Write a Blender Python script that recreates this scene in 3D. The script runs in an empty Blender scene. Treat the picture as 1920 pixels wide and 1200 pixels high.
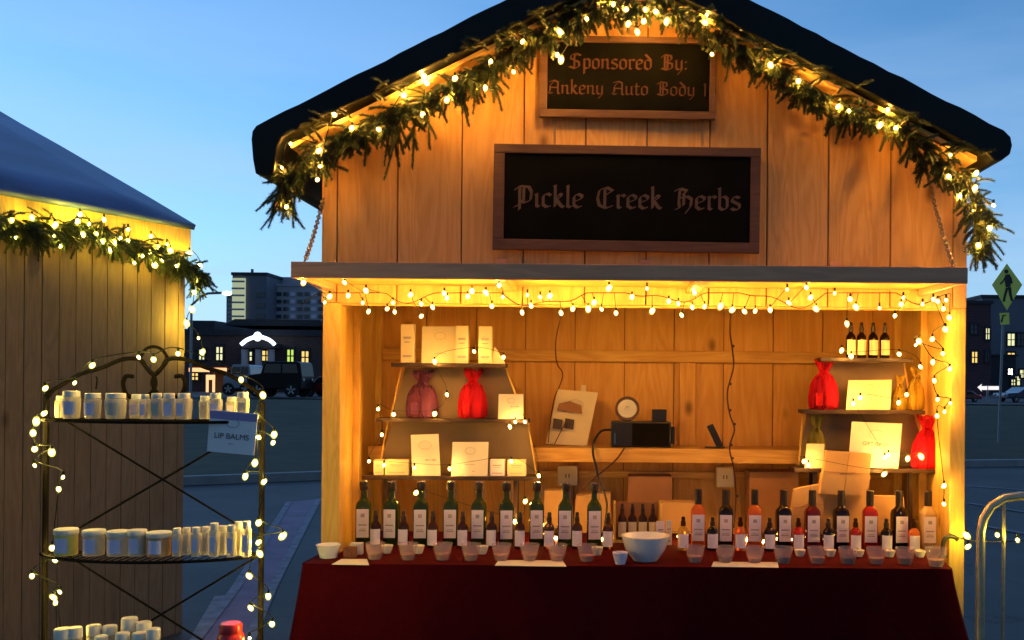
import bpy, bmesh, math, random
from mathutils import Vector, Matrix
random.seed(7)
C = bpy.context.scene.collection
F = 1800.0; CX = 1150.0; CY = 715.0; EYE = 1.59; ROLL = math.radians(0.5)
PI = math.pi
ORD = ['zeroth','first','second','third','fourth','fifth','sixth','seventh','eighth','ninth','tenth','eleventh','twelfth']

# ---------------------------------------------------------------- measuring helpers
def ray(px, py):
    u = px-CX; v = CY-py
    c, s = math.cos(ROLL), math.sin(ROLL)
    return Vector(((u*c - v*s)/F, 1.0, (u*s + v*c)/F))
def P(px, py, Y):
    r = ray(px, py); return Vector((r.x*Y, Y, EYE + r.z*Y))
def G(px, py, z=0.0):
    r = ray(px, py); t = (z-EYE)/r.z; return Vector((r.x*t, t, z))
def RP(px, py, p0, n):
    r = ray(px, py); o = Vector((0, 0, EYE)); t = (Vector(p0)-o).dot(n)/r.dot(n); return o + r*t
def M_(px, Y): return px*Y/F

# ---------------------------------------------------------------- mesh builder
class MB:
    def __init__(s): s.v = []; s.f = []; s.m = []; s.mi = 0
    def add(s, vs, fs):
        b = len(s.v); s.v += [Vector(v) for v in vs]
        for f in fs: s.f.append([b+i for i in f]); s.m.append(s.mi)
    def box(s, x0, x1, y0, y1, z0, z1, mat=None):
        vs = [(x, y, z) for x in (x0, x1) for y in (y0, y1) for z in (z0, z1)]
        if mat is not None: vs = [mat @ Vector(v) for v in vs]
        s.add(vs, [(0,1,3,2),(4,6,7,5),(0,4,5,1),(2,3,7,6),(0,2,6,4),(1,5,7,3)])
    def prism(s, poly, y0, y1, mat=None):           # poly in XZ, extruded along Y
        n = len(poly)
        vs = [Vector((p[0], y0, p[1])) for p in poly] + [Vector((p[0], y1, p[1])) for p in poly]
        if mat is not None: vs = [mat @ v for v in vs]
        s.add(vs, [list(range(n)), list(range(2*n-1, n-1, -1))] + [(i, i+n, (i+1) % n+n, (i+1) % n) for i in range(n)])
    def plate(s, poly, z0, z1):                     # poly in XY, extruded along Z
        n = len(poly)
        vs = [(p[0], p[1], z0) for p in poly] + [(p[0], p[1], z1) for p in poly]
        s.add(vs, [list(range(n-1, -1, -1)), list(range(n, 2*n))] + [(i, (i+1) % n, (i+1) % n+n, i+n) for i in range(n)])
    def tube(s, pts, r, n=8, closed=False, cap=True):
        pts = [Vector(p) for p in pts]; N = len(pts)
        rings = []; prev = None
        for i, p in enumerate(pts):
            if closed: t = pts[(i+1) % N]-pts[i-1]
            else: t = pts[min(i+1, N-1)]-pts[max(i-1, 0)]
            if t.length < 1e-9: t = Vector((0, 0, 1))
            t.normalize()
            if prev is None: a = t.orthogonal().normalized()
            else:
                a = prev - t*prev.dot(t)
                a = a.normalized() if a.length > 1e-6 else t.orthogonal().normalized()
            prev = a; b = t.cross(a)
            rr = r[i] if isinstance(r, (list, tuple)) else r
            rings.append([p + a*math.cos(2*PI*k/n)*rr + b*math.sin(2*PI*k/n)*rr for k in range(n)])
        vs = [v for R in rings for v in R]; fs = []
        for i in range(N if closed else N-1):
            j = (i+1) % N
            for k in range(n): fs.append((i*n+k, i*n+(k+1) % n, j*n+(k+1) % n, j*n+k))
        if cap and not closed: fs += [list(range(n-1, -1, -1)), list(range((N-1)*n, N*n))]
        s.add(vs, fs)
    def lathe(s, prof, c=(0, 0, 0), n=20, mat=None, cap=True):   # prof: (r, z[, squareness])
        c = Vector(c); vs = []
        for pr in prof:
            r, z = pr[0], pr[1]; q = pr[2] if len(pr) > 2 else 0
            for k in range(n):
                a = 2*PI*(k+.5)/n; ca, sa = math.cos(a), math.sin(a)
                m = 1.0 if not q else (1-q) + q*(abs(ca)**7+abs(sa)**7)**(-1/7)
                v = Vector((ca*r*m, sa*r*m, z))
                if mat is not None: v = mat @ v
                vs.append(v + c)
        fs = []
        for i in range(len(prof)-1):
            for k in range(n): fs.append((i*n+k, i*n+(k+1) % n, (i+1)*n+(k+1) % n, (i+1)*n+k))
        if cap: fs += [list(range(n-1, -1, -1)), list(range((len(prof)-1)*n, len(prof)*n))]
        s.add(vs, fs)
    def ball(s, c, r, n=8, m=6, sc=(1, 1, 1)):
        prof = [(max(1e-4, r*math.sin(PI*i/m)), -r*math.cos(PI*i/m)) for i in range(m+1)]
        s.lathe(prof, c, n, Matrix.Diagonal((sc[0], sc[1], sc[2])), cap=False)
    def build(s, name, mat, parent=None, off=(0, 0, 0), smooth=False, bevel=0, rot=None):
        off = Vector(off)
        me = bpy.data.meshes.new(name)
        me.from_pydata([tuple(v-off) for v in s.v], [], s.f); me.update()
        mats = mat if isinstance(mat, (list, tuple)) else [mat]
        for m in mats: me.materials.append(m)
        if len(mats) > 1: me.polygons.foreach_set('material_index', s.m)
        bm = bmesh.new(); bm.from_mesh(me); bmesh.ops.recalc_face_normals(bm, faces=bm.faces); bm.to_mesh(me); bm.free()
        if smooth:
            me.polygons.foreach_set('use_smooth', [True]*len(me.polygons))
            try: me.set_sharp_from_angle(angle=math.radians(40))
            except Exception: pass
        o = bpy.data.objects.new(name, me); C.objects.link(o)
        if parent: o.parent = parent
        else: o.location = off
        if bevel:
            b = o.modifiers.new('bevel', 'BEVEL'); b.width = bevel; b.segments = 2; b.limit_method = 'ANGLE'
        return o
def tag(o, label=None, cat=None, group=None, kind=None):
    if label: o['label'] = label
    if cat: o['category'] = cat
    if group: o['group'] = group
    if kind: o['kind'] = kind
    return o
def thing(name, label, cat, loc=(0, 0, 0), group=None, rot=(0, 0, 0)):
    o = bpy.data.objects.new(name, None); C.objects.link(o); o.location = loc; o.rotation_euler = rot
    o.empty_display_size = .05
    return tag(o, label, cat, group)
def copy_tree(o, parent=None):
    c = o.copy(); C.objects.link(c)
    if parent: c.parent = parent
    for ch in list(o.children): copy_tree(ch, c)
    return c

# ---------------------------------------------------------------- materials
def nt(name):
    m = bpy.data.materials.new(name); m.use_nodes = True
    n = m.node_tree; return m, n, n.nodes['Principled BSDF'], n.nodes['Material Output']
def N(t, kind, **kw):
    n = t.nodes.new(kind)
    for k, v in kw.items(): setattr(n, k, v)
    return n
def plain(name, col, rough=.6, metal=0., var=.15, scale=12., bump=.0, spec=.5, coat=0.):
    m, t, b, o = nt(name)
    tc = N(t, 'ShaderNodeTexCoord'); no = N(t, 'ShaderNodeTexNoise'); no.inputs['Scale'].default_value = scale; no.inputs['Detail'].default_value = 6
    t.links.new(tc.outputs['Object'], no.inputs['Vector'])
    r = N(t, 'ShaderNodeValToRGB'); c = col
    r.color_ramp.elements[0].position = .3; r.color_ramp.elements[1].position = .7
    r.color_ramp.elements[0].color = (*[x*(1-var) for x in c], 1); r.color_ramp.elements[1].color = (*[min(1, x*(1+var)) for x in c], 1)
    t.links.new(no.outputs['Fac'], r.inputs['Fac']); t.links.new(r.outputs['Color'], b.inputs['Base Color'])
    b.inputs['Roughness'].default_value = rough; b.inputs['Metallic'].default_value = metal
    b.inputs['Specular IOR Level'].default_value = spec; b.inputs['Coat Weight'].default_value = coat
    if bump:
        bp = N(t, 'ShaderNodeBump'); bp.inputs['Strength'].default_value = bump; bp.inputs['Distance'].default_value = .01
        t.links.new(no.outputs['Fac'], bp.inputs['Height']); t.links.new(bp.outputs['Normal'], b.inputs['Normal'])
    return m
def wood(name, light, dark, axis='Z', scale=1., knots=True, rough=.55):
    m, t, b, o = nt(name); L = t.links.new
    tc = N(t, 'ShaderNodeTexCoord'); mp = N(t, 'ShaderNodeMapping')
    st = {'Z': (9, 9, .9), 'X': (.9, 9, 9), 'Y': (9, .9, 9)}[axis]
    mp.inputs['Scale'].default_value = [x*scale for x in st]
    L(tc.outputs['Object'], mp.inputs['Vector'])
    n1 = N(t, 'ShaderNodeTexNoise'); n1.inputs['Scale'].default_value = .9; n1.inputs['Detail'].default_value = 3; n1.inputs['Distortion'].default_value = .6
    L(mp.outputs['Vector'], n1.inputs['Vector'])
    mul = N(t, 'ShaderNodeMath', operation='MULTIPLY'); mul.inputs[1].default_value = 9.0; L(n1.outputs['Fac'], mul.inputs[0])
    fr = N(t, 'ShaderNodeMath', operation='PINGPONG'); fr.inputs[1].default_value = .5; L(mul.outputs[0], fr.inputs[0])
    n2 = N(t, 'ShaderNodeTexNoise'); n2.inputs['Scale'].default_value = 9; n2.inputs['Detail'].default_value = 5
    L(mp.outputs['Vector'], n2.inputs['Vector'])
    n3 = N(t, 'ShaderNodeTexNoise'); n3.inputs['Scale'].default_value = 1.6; n3.inputs['Detail'].default_value = 2; L(tc.outputs['Object'], n3.inputs['Vector'])
    a1 = N(t, 'ShaderNodeMath', operation='MULTIPLY_ADD'); a1.inputs[1].default_value = .8; L(fr.outputs[0], a1.inputs[0])
    m2 = N(t, 'ShaderNodeMath', operation='MULTIPLY'); m2.inputs[1].default_value = .55; L(n2.outputs['Fac'], m2.inputs[0]); L(m2.outputs[0], a1.inputs[2])
    a2 = N(t, 'ShaderNodeMath', operation='MULTIPLY_ADD'); a2.inputs[1].default_value = .55; L(n3.outputs['Fac'], a2.inputs[0]); L(a1.outputs[0], a2.inputs[2])
    r = N(t, 'ShaderNodeValToRGB'); r.color_ramp.elements[0].position = .35; r.color_ramp.elements[1].position = 1.05
    r.color_ramp.elements[0].color = (*dark, 1); r.color_ramp.elements[1].color = (*light, 1)
    L(a2.outputs[0], r.inputs['Fac'])
    last = r.outputs['Color']
    if knots:
        mk = N(t, 'ShaderNodeMapping'); mk.inputs['Scale'].default_value = {'Z': (1, 1, .55), 'X': (.55, 1, 1), 'Y': (1, .55, 1)}[axis]
        L(tc.outputs['Object'], mk.inputs['Vector'])
        vo = N(t, 'ShaderNodeTexVoronoi'); vo.inputs['Scale'].default_value = 3.4; L(mk.outputs['Vector'], vo.inputs['Vector'])
        kr = N(t, 'ShaderNodeValToRGB'); kr.color_ramp.elements[0].position = .03; kr.color_ramp.elements[0].color = (1, 1, 1, 1)
        kr.color_ramp.elements[1].position = .11; kr.color_ramp.elements[1].color = (0, 0, 0, 1)
        L(vo.outputs['Distance'], kr.inputs['Fac'])
        mx = N(t, 'ShaderNodeMixRGB'); L(kr.outputs['Color'], mx.inputs['Fac']); L(last, mx.inputs[1]); mx.inputs[2].default_value = (*[x*.45 for x in dark], 1)
        last = mx.outputs[0]
    L(last, b.inputs['Base Color']); b.inputs['Roughness'].default_value = rough; b.inputs['Specular IOR Level'].default_value = .25
    bp = N(t, 'ShaderNodeBump'); bp.inputs['Strength'].default_value = .25; bp.inputs['Distance'].default_value = .003
    L(a1.outputs[0], bp.inputs['Height']); L(bp.outputs['Normal'], b.inputs['Normal'])
    return m
def glassy(name, col, alpha=.5, rough=.1):
    m, t, b, o = nt(name)
    tr = N(t, 'ShaderNodeBsdfTransparent'); tr.inputs['Color'].default_value = (*[min(1, c*.12+.88) for c in col], 1)
    mx = N(t, 'ShaderNodeMixShader'); mx.inputs[0].default_value = alpha
    b.inputs['Base Color'].default_value = (*col, 1); b.inputs['Roughness'].default_value = rough
    t.links.new(tr.outputs[0], mx.inputs[1]); t.links.new(b.outputs[0], mx.inputs[2]); t.links.new(mx.outputs[0], o.inputs['Surface'])
    return m
def bottleglass(name, col, rough=.08, trans=.6):
    m, t, b, o = nt(name)
    b.inputs['Base Color'].default_value = (*col, 1); b.inputs['Roughness'].default_value = rough
    b.inputs['Transmission Weight'].default_value = trans; b.inputs['IOR'].default_value = 1.33
    return m
def organza(name, col, alpha=.5):
    m, t, b, o = nt(name)
    tr = N(t, 'ShaderNodeBsdfTransparent'); tr.inputs['Color'].default_value = (*[min(1, c*.8+.15) for c in col], 1)
    di = N(t, 'ShaderNodeBsdfDiffuse'); di.inputs['Color'].default_value = (*col, 1)
    tl = N(t, 'ShaderNodeBsdfTranslucent'); tl.inputs['Color'].default_value = (*col, 1)
    m1 = N(t, 'ShaderNodeMixShader'); m1.inputs[0].default_value = .4
    t.links.new(di.outputs[0], m1.inputs[1]); t.links.new(tl.outputs[0], m1.inputs[2])
    tc = N(t, 'ShaderNodeTexCoord'); no = N(t, 'ShaderNodeTexNoise'); no.inputs['Scale'].default_value = 30; no.inputs['Detail'].default_value = 3
    mp = N(t, 'ShaderNodeMapping'); mp.inputs['Scale'].default_value = (1, 1, .2); t.links.new(tc.outputs['Object'], mp.inputs['Vector']); t.links.new(mp.outputs[0], no.inputs['Vector'])
    ma = N(t, 'ShaderNodeMapRange'); ma.inputs[1].default_value = .3; ma.inputs[2].default_value = .7; ma.inputs[3].default_value = alpha*.45; ma.inputs[4].default_value = alpha*1.7
    t.links.new(no.outputs['Fac'], ma.inputs[0])
    mx = N(t, 'ShaderNodeMixShader'); t.links.new(ma.outputs[0], mx.inputs[0])
    t.links.new(tr.outputs[0], mx.inputs[1]); t.links.new(m1.outputs[0], mx.inputs[2]); t.links.new(mx.outputs[0], o.inputs['Surface'])
    return m
def emit(name, col, st, sample=True):
    m, t, b, o = nt(name); e = N(t, 'ShaderNodeEmission'); e.inputs['Color'].default_value = (*col, 1); e.inputs['Strength'].default_value = st
    t.links.new(e.outputs[0], o.inputs['Surface'])
    if not sample: m.cycles.emission_sampling = 'NONE'
    return m
def shell(name, col, st, fac=.5):
    m, t, b, o = nt(name); e = N(t, 'ShaderNodeEmission'); e.inputs['Color'].default_value = (*col, 1); e.inputs['Strength'].default_value = st
    tr = N(t, 'ShaderNodeBsdfTransparent'); mx = N(t, 'ShaderNodeMixShader'); mx.inputs[0].default_value = fac
    t.links.new(tr.outputs[0], mx.inputs[1]); t.links.new(e.outputs[0], mx.inputs[2]); t.links.new(mx.outputs[0], o.inputs['Surface'])
    m.cycles.emission_sampling = 'NONE'; return m

M = {}
M['pine'] = wood('pine_boards', (.72,.42,.155), (.57,.29,.085))
M['pine2'] = wood('pine_interior', (.66,.36,.10), (.53,.25,.055), scale=.8)
M['pineX'] = wood('pine_beam', (.64,.38,.11), (.44,.21,.05), axis='X')
M['post'] = wood('pine_post', (.70,.46,.13), (.56,.33,.07), scale=1.4)
M['fascia'] = wood('weathered_fascia', (.80,.38,.20), (.60,.28,.15), axis='X', knots=False)
M['ply'] = wood('plywood_underside', (.66,.42,.13), (.50,.28,.07), axis='X', scale=.6, knots=False)
M['grooves'] = plain('groove_backing', (.10,.045,.015))
M['signframe'] = wood('sign_frame_wood', (.13,.07,.05), (.085,.045,.032), axis='X', knots=False)
M['chalk'] = plain('chalkboard', (.005,.0055,.005), rough=.85, var=.3, scale=6, spec=.04)
M['paintbig'] = plain('faded_lettering', (.11,.075,.062), rough=.9, spec=.1)
M['paintsmall'] = plain('rust_lettering', (.075,.036,.030), rough=.9, spec=.1)
M['tarp'] = plain('dark_tarp', (.006,.009,.008), rough=.5, var=.4, scale=4, bump=.6, spec=.2)
M['tarp2'] = plain('blue_tarp', (.085,.14,.31), rough=.45, var=.25, scale=2.5, bump=.4)
M['side'] = wood('grey_boards', (.21,.145,.095), (.145,.10,.066), scale=1.2)
M['needle'] = plain('fir_needles', (.036,.066,.026), rough=.6, var=.5, scale=20)
M['needle2'] = plain('fir_needles_light', (.085,.12,.035), rough=.6, var=.5, scale=20)
M['stem'] = plain('fir_stem', (.07,.04,.02), rough=.8)
M['wire'] = plain('dark_green_wire', (.010,.014,.008), rough=.6, spec=.2)
M['cordred'] = plain('brown_cord', (.05,.012,.008), rough=.5)
M['chain'] = plain('chain_steel', (.25,.2,.16), rough=.4, metal=.8)
M['cloth'] = plain('red_tablecloth', (.055,.0016,.0045), rough=.95, var=.12, scale=40, spec=.05)
M['black'] = plain('black_metal', (.006,.005,.004), rough=.8, spec=.06)
M['plasticblack'] = plain('black_plastic', (.012,.010,.010), rough=.35)
M['shelf'] = plain('dark_brown_shelf', (.030,.012,.007), rough=.5, var=.3, scale=15)
M['panel'] = plain('grey_brown_panel', (.15,.10,.065), rough=.6, var=.15, scale=6)
M['white'] = plain('white_card', (.62,.60,.58), rough=.7, var=.04)
M['card'] = plain('bright_white_card', (.88,.86,.84), rough=.7, var=.03)
M['cream'] = plain('cream_card', (.64,.55,.38), rough=.7, var=.05)
M['lavlabel'] = plain('lavender_label', (.76,.68,.80), rough=.6, var=.05)
M['lavband'] = plain('lavender_band', (.35,.27,.50), rough=.7, var=.1)
M['print'] = plain('dark_print', (.05,.045,.05), rough=.8)
M['print2'] = plain('grey_print', (.35,.31,.36), rough=.8)
M['kraft'] = plain('kraft_cardboard', (.50,.30,.13), rough=.8, var=.08, scale=8)
M['kraftdark'] = plain('brown_cardboard', (.28,.13,.06), rough=.8, var=.1, scale=8)
M['green'] = bottleglass('dark_green_glass', (.035,.075,.012))
M['dark'] = bottleglass('near_black_glass', (.012,.005,.005), trans=.2)
M['amber'] = bottleglass('amber_glass', (.10,.03,.008))
M['orange'] = bottleglass('orange_liquid', (.75,.17,.03), trans=.4)
M['redliq'] = bottleglass('red_liquid', (.5,.03,.02), trans=.4)
M['dkred'] = bottleglass('dark_red_liquid', (.16,.012,.012), trans=.4)
M['yellow'] = bottleglass('yellow_liquid', (.8,.45,.06), trans=.5)
M['pale'] = bottleglass('pale_oil', (.62,.42,.20), trans=.2)
M['cap'] = plain('black_cap', (.02,.008,.006), rough=.4)
M['steel'] = plain('steel_pourer', (.5,.48,.45), rough=.25, metal=1.)
M['cup'] = glassy('clear_plastic', (.80,.60,.55), .17, .08)
M['oil'] = bottleglass('dip_oil', (.45,.22,.08), trans=.3)
M['ceramic'] = plain('white_ceramic', (.78,.77,.76), rough=.25, var=.03, coat=.3)
M['bread'] = plain('brown_bread', (.20,.07,.03), rough=.9, var=.3, scale=80, bump=.6)
M['redorg'] = organza('red_organza', (.85,.03,.07), .33)
M['purorg'] = organza('purple_organza', (.30,.10,.26), .32)
M['golorg'] = organza('gold_organza', (.7,.5,.08), .3)
M['grnorg'] = organza('olive_organza', (.30,.28,.08), .5)
M['jar'] = glassy('frosted_jar', (.86,.80,.60), .5, .15)
M['lid'] = plain('white_lid', (.82,.78,.60), rough=.45, var=.04)
M['tinlit'] = plain('yellow_lit_tin', (.8,.7,.15), rough=.5)  # yellow bulb light is painted into this tin's colour
M['redplastic'] = plain('red_enamel', (.5,.015,.01), rough=.35)
M['galv'] = plain('galvanised_tube', (.45,.44,.30), rough=.35, metal=.7, var=.2, scale=30)
M['signyellow'] = plain('fluorescent_yellow_green', (1.,.95,.14), rough=.4, var=.05)
M['postgrey'] = plain('sign_post', (.22,.22,.24), rough=.5, metal=.5)
M['asphalt'] = plain('asphalt', (.05,.055,.075), rough=.8, var=.35, scale=3, bump=.2)
M['grass'] = plain('grass_ground', (.028,.025,.004), rough=.95, var=.5, scale=1.3, bump=.8)
M['kerb'] = plain('kerb_concrete', (.26,.26,.26), rough=.85, scale=5)
M['pathm'] = plain('paved_strip', (.21,.14,.22), rough=.8, var=.2, scale=3)
M['line'] = plain('worn_line_paint', (.20,.19,.24), rough=.8, var=.35, scale=9)
M['carpaint'] = plain('black_car_paint', (.005,.005,.006), rough=.4, spec=.2)
M['carred'] = plain('red_car_paint', (.14,.01,.012), rough=.25, coat=.6)
M['carblue'] = plain('blue_car_paint', (.02,.03,.07), rough=.25, coat=.6)
M['cargrey'] = plain('grey_car_paint', (.20,.22,.28), rough=.3, coat=.5)
M['carglass'] = plain('car_glass', (.01,.012,.016), rough=.06)
M['tyre'] = plain('tyre_rubber', (.012,.012,.012), rough=.9)
M['rim'] = plain('alloy_rim', (.35,.36,.40), rough=.3, metal=.6)
M['roofdark'] = plain('dark_roofing', (.03,.03,.04), rough=.7)
M['concrete'] = plain('tower_concrete', (.42,.39,.43), rough=.8, var=.08, scale=.6)
M['towerdark'] = plain('tower_dark_cladding', (.14,.14,.18), rough=.6, var=.08, scale=.6)
M['winglass'] = plain('dark_window_glass', (.04,.05,.07), rough=.1)
M['paleglass'] = emit('lit_tower_glazing', (.48,.56,.36), .55)
M['litwin'] = emit('lit_window_warm', (1.,.66,.18), .85)
M['litwin2'] = emit('lit_window_pale', (.85,.85,.45), .8)
M['litgreen'] = emit('lit_window_green', (.65,.9,.16), .7)
M['neon'] = emit('white_neon', (.72,.85,1.), 2.2)
M['lampw'] = emit('lamp_head_glow', (1,.95,.6), 9.)
M['tail'] = emit('tail_lamp_glow', (1,.05,.12), 3.)
M['head'] = emit('head_lamp_glow', (1,.9,.8), 5.)
M['canopy'] = plain('orange_canvas', (.5,.17,.05), rough=.8)
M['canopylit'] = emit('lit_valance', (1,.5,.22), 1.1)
def asphalt():
    m, t, b, o = nt('asphalt_weathered'); L = t.links.new
    tc = N(t, 'ShaderNodeTexCoord'); a = N(t, 'ShaderNodeTexNoise'); a.inputs['Scale'].default_value = .7; a.inputs['Detail'].default_value = 8
    g = N(t, 'ShaderNodeTexNoise'); g.inputs['Scale'].default_value = 90; g.inputs['Detail'].default_value = 2
    v = N(t, 'ShaderNodeTexVoronoi'); v.feature = 'DISTANCE_TO_EDGE'; v.inputs['Scale'].default_value = .55
    d = N(t, 'ShaderNodeTexNoise'); d.inputs['Scale'].default_value = 2.2; d.inputs['Detail'].default_value = 5
    ad = N(t, 'ShaderNodeMixRGB', blend_type='ADD'); ad.inputs['Fac'].default_value = .6
    L(tc.outputs['Object'], a.inputs['Vector']); L(tc.outputs['Object'], g.inputs['Vector']); L(tc.outputs['Object'], d.inputs['Vector'])
    L(tc.outputs['Object'], ad.inputs[1]); L(d.outputs['Color'], ad.inputs[2]); L(ad.outputs[0], v.inputs['Vector'])
    r1 = N(t, 'ShaderNodeValToRGB'); r1.color_ramp.elements[0].position = .35; r1.color_ramp.elements[1].position = .65
    r1.color_ramp.elements[0].color = (.022,.022,.026,1); r1.color_ramp.elements[1].color = (.055,.053,.058,1); L(a.outputs['Fac'], r1.inputs['Fac'])
    r2 = N(t, 'ShaderNodeValToRGB'); r2.color_ramp.elements[0].position = .0; r2.color_ramp.elements[1].position = .012
    r2.color_ramp.elements[0].color = (.3,.3,.3,1); r2.color_ramp.elements[1].color = (1,1,1,1); L(v.outputs['Distance'], r2.inputs['Fac'])
    m1 = N(t, 'ShaderNodeMixRGB', blend_type='MULTIPLY'); m1.inputs['Fac'].default_value = 1; L(r1.outputs['Color'], m1.inputs[1]); L(r2.outputs['Color'], m1.inputs[2])
    m2 = N(t, 'ShaderNodeMixRGB', blend_type='OVERLAY'); m2.inputs['Fac'].default_value = .6; L(m1.outputs[0], m2.inputs[1]); L(g.outputs['Fac'], m2.inputs[2])
    L(m2.outputs[0], b.inputs['Base Color']); b.inputs['Roughness'].default_value = .7
    bp = N(t, 'ShaderNodeBump'); bp.inputs['Strength'].default_value = .4; bp.inputs['Distance'].default_value = .01; L(g.outputs['Fac'], bp.inputs['Height']); L(bp.outputs['Normal'], b.inputs['Normal'])
    return m
M['asphalt'] = asphalt()
def brick(name, c1, c2, scale):
    m, t, b, o = nt(name)
    tc = N(t, 'ShaderNodeTexCoord'); mp = N(t, 'ShaderNodeMapping'); mp.inputs['Rotation'].default_value = (PI/2, 0, 0)
    br = N(t, 'ShaderNodeTexBrick'); br.inputs['Color1'].default_value = (*c1, 1); br.inputs['Color2'].default_value = (*c2, 1); br.inputs['Mortar'].default_value = (.16,.12,.11,1)
    br.inputs['Scale'].default_value = scale; br.inputs['Mortar Size'].default_value = .012
    t.links.new(tc.outputs['Object'], mp.inputs['Vector']); t.links.new(mp.outputs['Vector'], br.inputs['Vector'])
    t.links.new(br.outputs['Color'], b.inputs['Base Color']); b.inputs['Roughness'].default_value = .85
    return m
M['brick'] = brick('brown_brick', (.10,.055,.045), (.07,.04,.035), 2.)
M['brickred'] = brick('red_brick', (.10,.035,.045), (.07,.03,.04), 2.)
# light strings: a small bright filament inside a dim emissive shell imitating its glow
BRIGHT = 480.
def bulbmat(key, col, st, scol, sst):
    M[key+'_core'] = emit(key+'_filament', col, st); M[key+'_shell'] = shell(key+'_cap', scol, sst)
bulbmat('warm', (1,.47,.075), BRIGHT*1.3, (1.,.55,.10), 1.6)
bulbmat('gable', (1,.44,.06), BRIGHT*3.5, (1.,.58,.12), 1.6)
bulbmat('rack', (1,.70,.12), BRIGHT*1.15, (1.,.80,.16), 1.6)
bulbmat('lemon', (1,.70,.06), BRIGHT*1.1, (1.,.80,.14), 1.6)

# ---------------------------------------------------------------- camera, world, lights
cam = bpy.data.cameras.new('camera'); co = bpy.data.objects.new('camera', cam); C.objects.link(co)
co.location = (0, 0, EYE)
co.rotation_euler = (Matrix.Rotation(-ROLL, 3, 'Y') @ Matrix.Rotation(PI/2, 3, 'X')).to_euler()
cam.sensor_width = 36; cam.lens = F/1920*36; cam.shift_x = -(CX-960)/1920; cam.shift_y = (CY-600)/1920
cam.clip_end = 3000; cam.clip_start = .05
bpy.context.scene.camera = co
sc = bpy.context.scene
sc.view_settings.view_transform = 'Standard'; sc.view_settings.look = 'None'; sc.view_settings.exposure = .52; sc.view_settings.gamma = 1
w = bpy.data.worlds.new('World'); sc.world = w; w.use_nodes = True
t = w.node_tree; L = t.links.new
bg = t.nodes['Background']
sky = N(t, 'ShaderNodeTexSky'); sky.sky_type = 'NISHITA'; sky.sun_disc = False
SUN_EL = 15.0; SUN_AZ = -58.0     # azimuth from +Y towards +X
sky.sun_elevation = math.radians(SUN_EL); sky.sun_rotation = math.radians(SUN_AZ)
sky.air_density = 1.0; sky.dust_density = .1; sky.ozone_density = 7.5
tc = N(t, 'ShaderNodeTexCoord'); mp = N(t, 'ShaderNodeMapping'); mp.inputs['Scale'].default_value = (1.1, 1.1, 6.); mp.inputs['Rotation'].default_value = (0, math.radians(16), .3)
no = N(t, 'ShaderNodeTexNoise'); no.inputs['Scale'].default_value = 1.5; no.inputs['Detail'].default_value = 5; no.inputs['Roughness'].default_value = .55
L(tc.outputs['Generated'], mp.inputs['Vector']); L(mp.outputs[0], no.inputs['Vector'])
cr = N(t, 'ShaderNodeMapRange'); cr.inputs[1].default_value = .34; cr.inputs[2].default_value = .62; cr.inputs[3].default_value = 0; cr.inputs[4].default_value = .9
L(no.outputs['Fac'], cr.inputs[0])
sp = N(t, 'ShaderNodeSeparateXYZ'); L(tc.outputs['Generated'], sp.inputs[0])
hr = N(t, 'ShaderNodeMapRange'); hr.inputs[1].default_value = .02; hr.inputs[2].default_value = .34; hr.inputs[3].default_value = 1.; hr.inputs[4].default_value = .22
L(sp.outputs['Z'], hr.inputs[0])
mu = N(t, 'ShaderNodeMath', operation='MULTIPLY'); L(cr.outputs[0], mu.inputs[0]); L(hr.outputs[0], mu.inputs[1])
hb = N(t, 'ShaderNodeMapRange'); hb.inputs[1].default_value = .03; hb.inputs[2].default_value = .20; hb.inputs[3].default_value = .8; hb.inputs[4].default_value = 0.
L(sp.outputs['Z'], hb.inputs[0]); mm = N(t, 'ShaderNodeMath', operation='MAXIMUM'); L(mu.outputs[0], mm.inputs[0]); L(hb.outputs[0], mm.inputs[1])
mx = N(t, 'ShaderNodeMixRGB'); L(mm.outputs[0], mx.inputs['Fac']); L(sky.outputs[0], mx.inputs[1]); mx.inputs[2].default_value = (2.0, 2.9, 4.7, 1)
tint = N(t, 'ShaderNodeMixRGB', blend_type='MULTIPLY'); tint.inputs['Fac'].default_value = 1; tint.inputs[2].default_value = (1.12, 1.10, .96, 1)
L(mx.outputs[0], tint.inputs[1])
# dusk: sky behind the photographer dimmed further to cut blue fill on front faces
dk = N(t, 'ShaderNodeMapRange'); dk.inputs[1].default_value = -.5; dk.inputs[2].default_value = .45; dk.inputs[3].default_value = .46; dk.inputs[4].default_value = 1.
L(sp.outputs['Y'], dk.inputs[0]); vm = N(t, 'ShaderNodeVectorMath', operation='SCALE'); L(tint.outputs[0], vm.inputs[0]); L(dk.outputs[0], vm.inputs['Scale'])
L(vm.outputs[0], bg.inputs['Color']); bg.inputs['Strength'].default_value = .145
sun = bpy.data.lights.new('sun', 'SUN'); so = bpy.data.objects.new('sun', sun); C.objects.link(so)
sun.energy = .02; sun.angle = math.radians(12); sun.color = (1, .85, .7)
so.rotation_euler = (math.radians(90-SUN_EL), 0, -math.radians(SUN_AZ)+PI)

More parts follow.
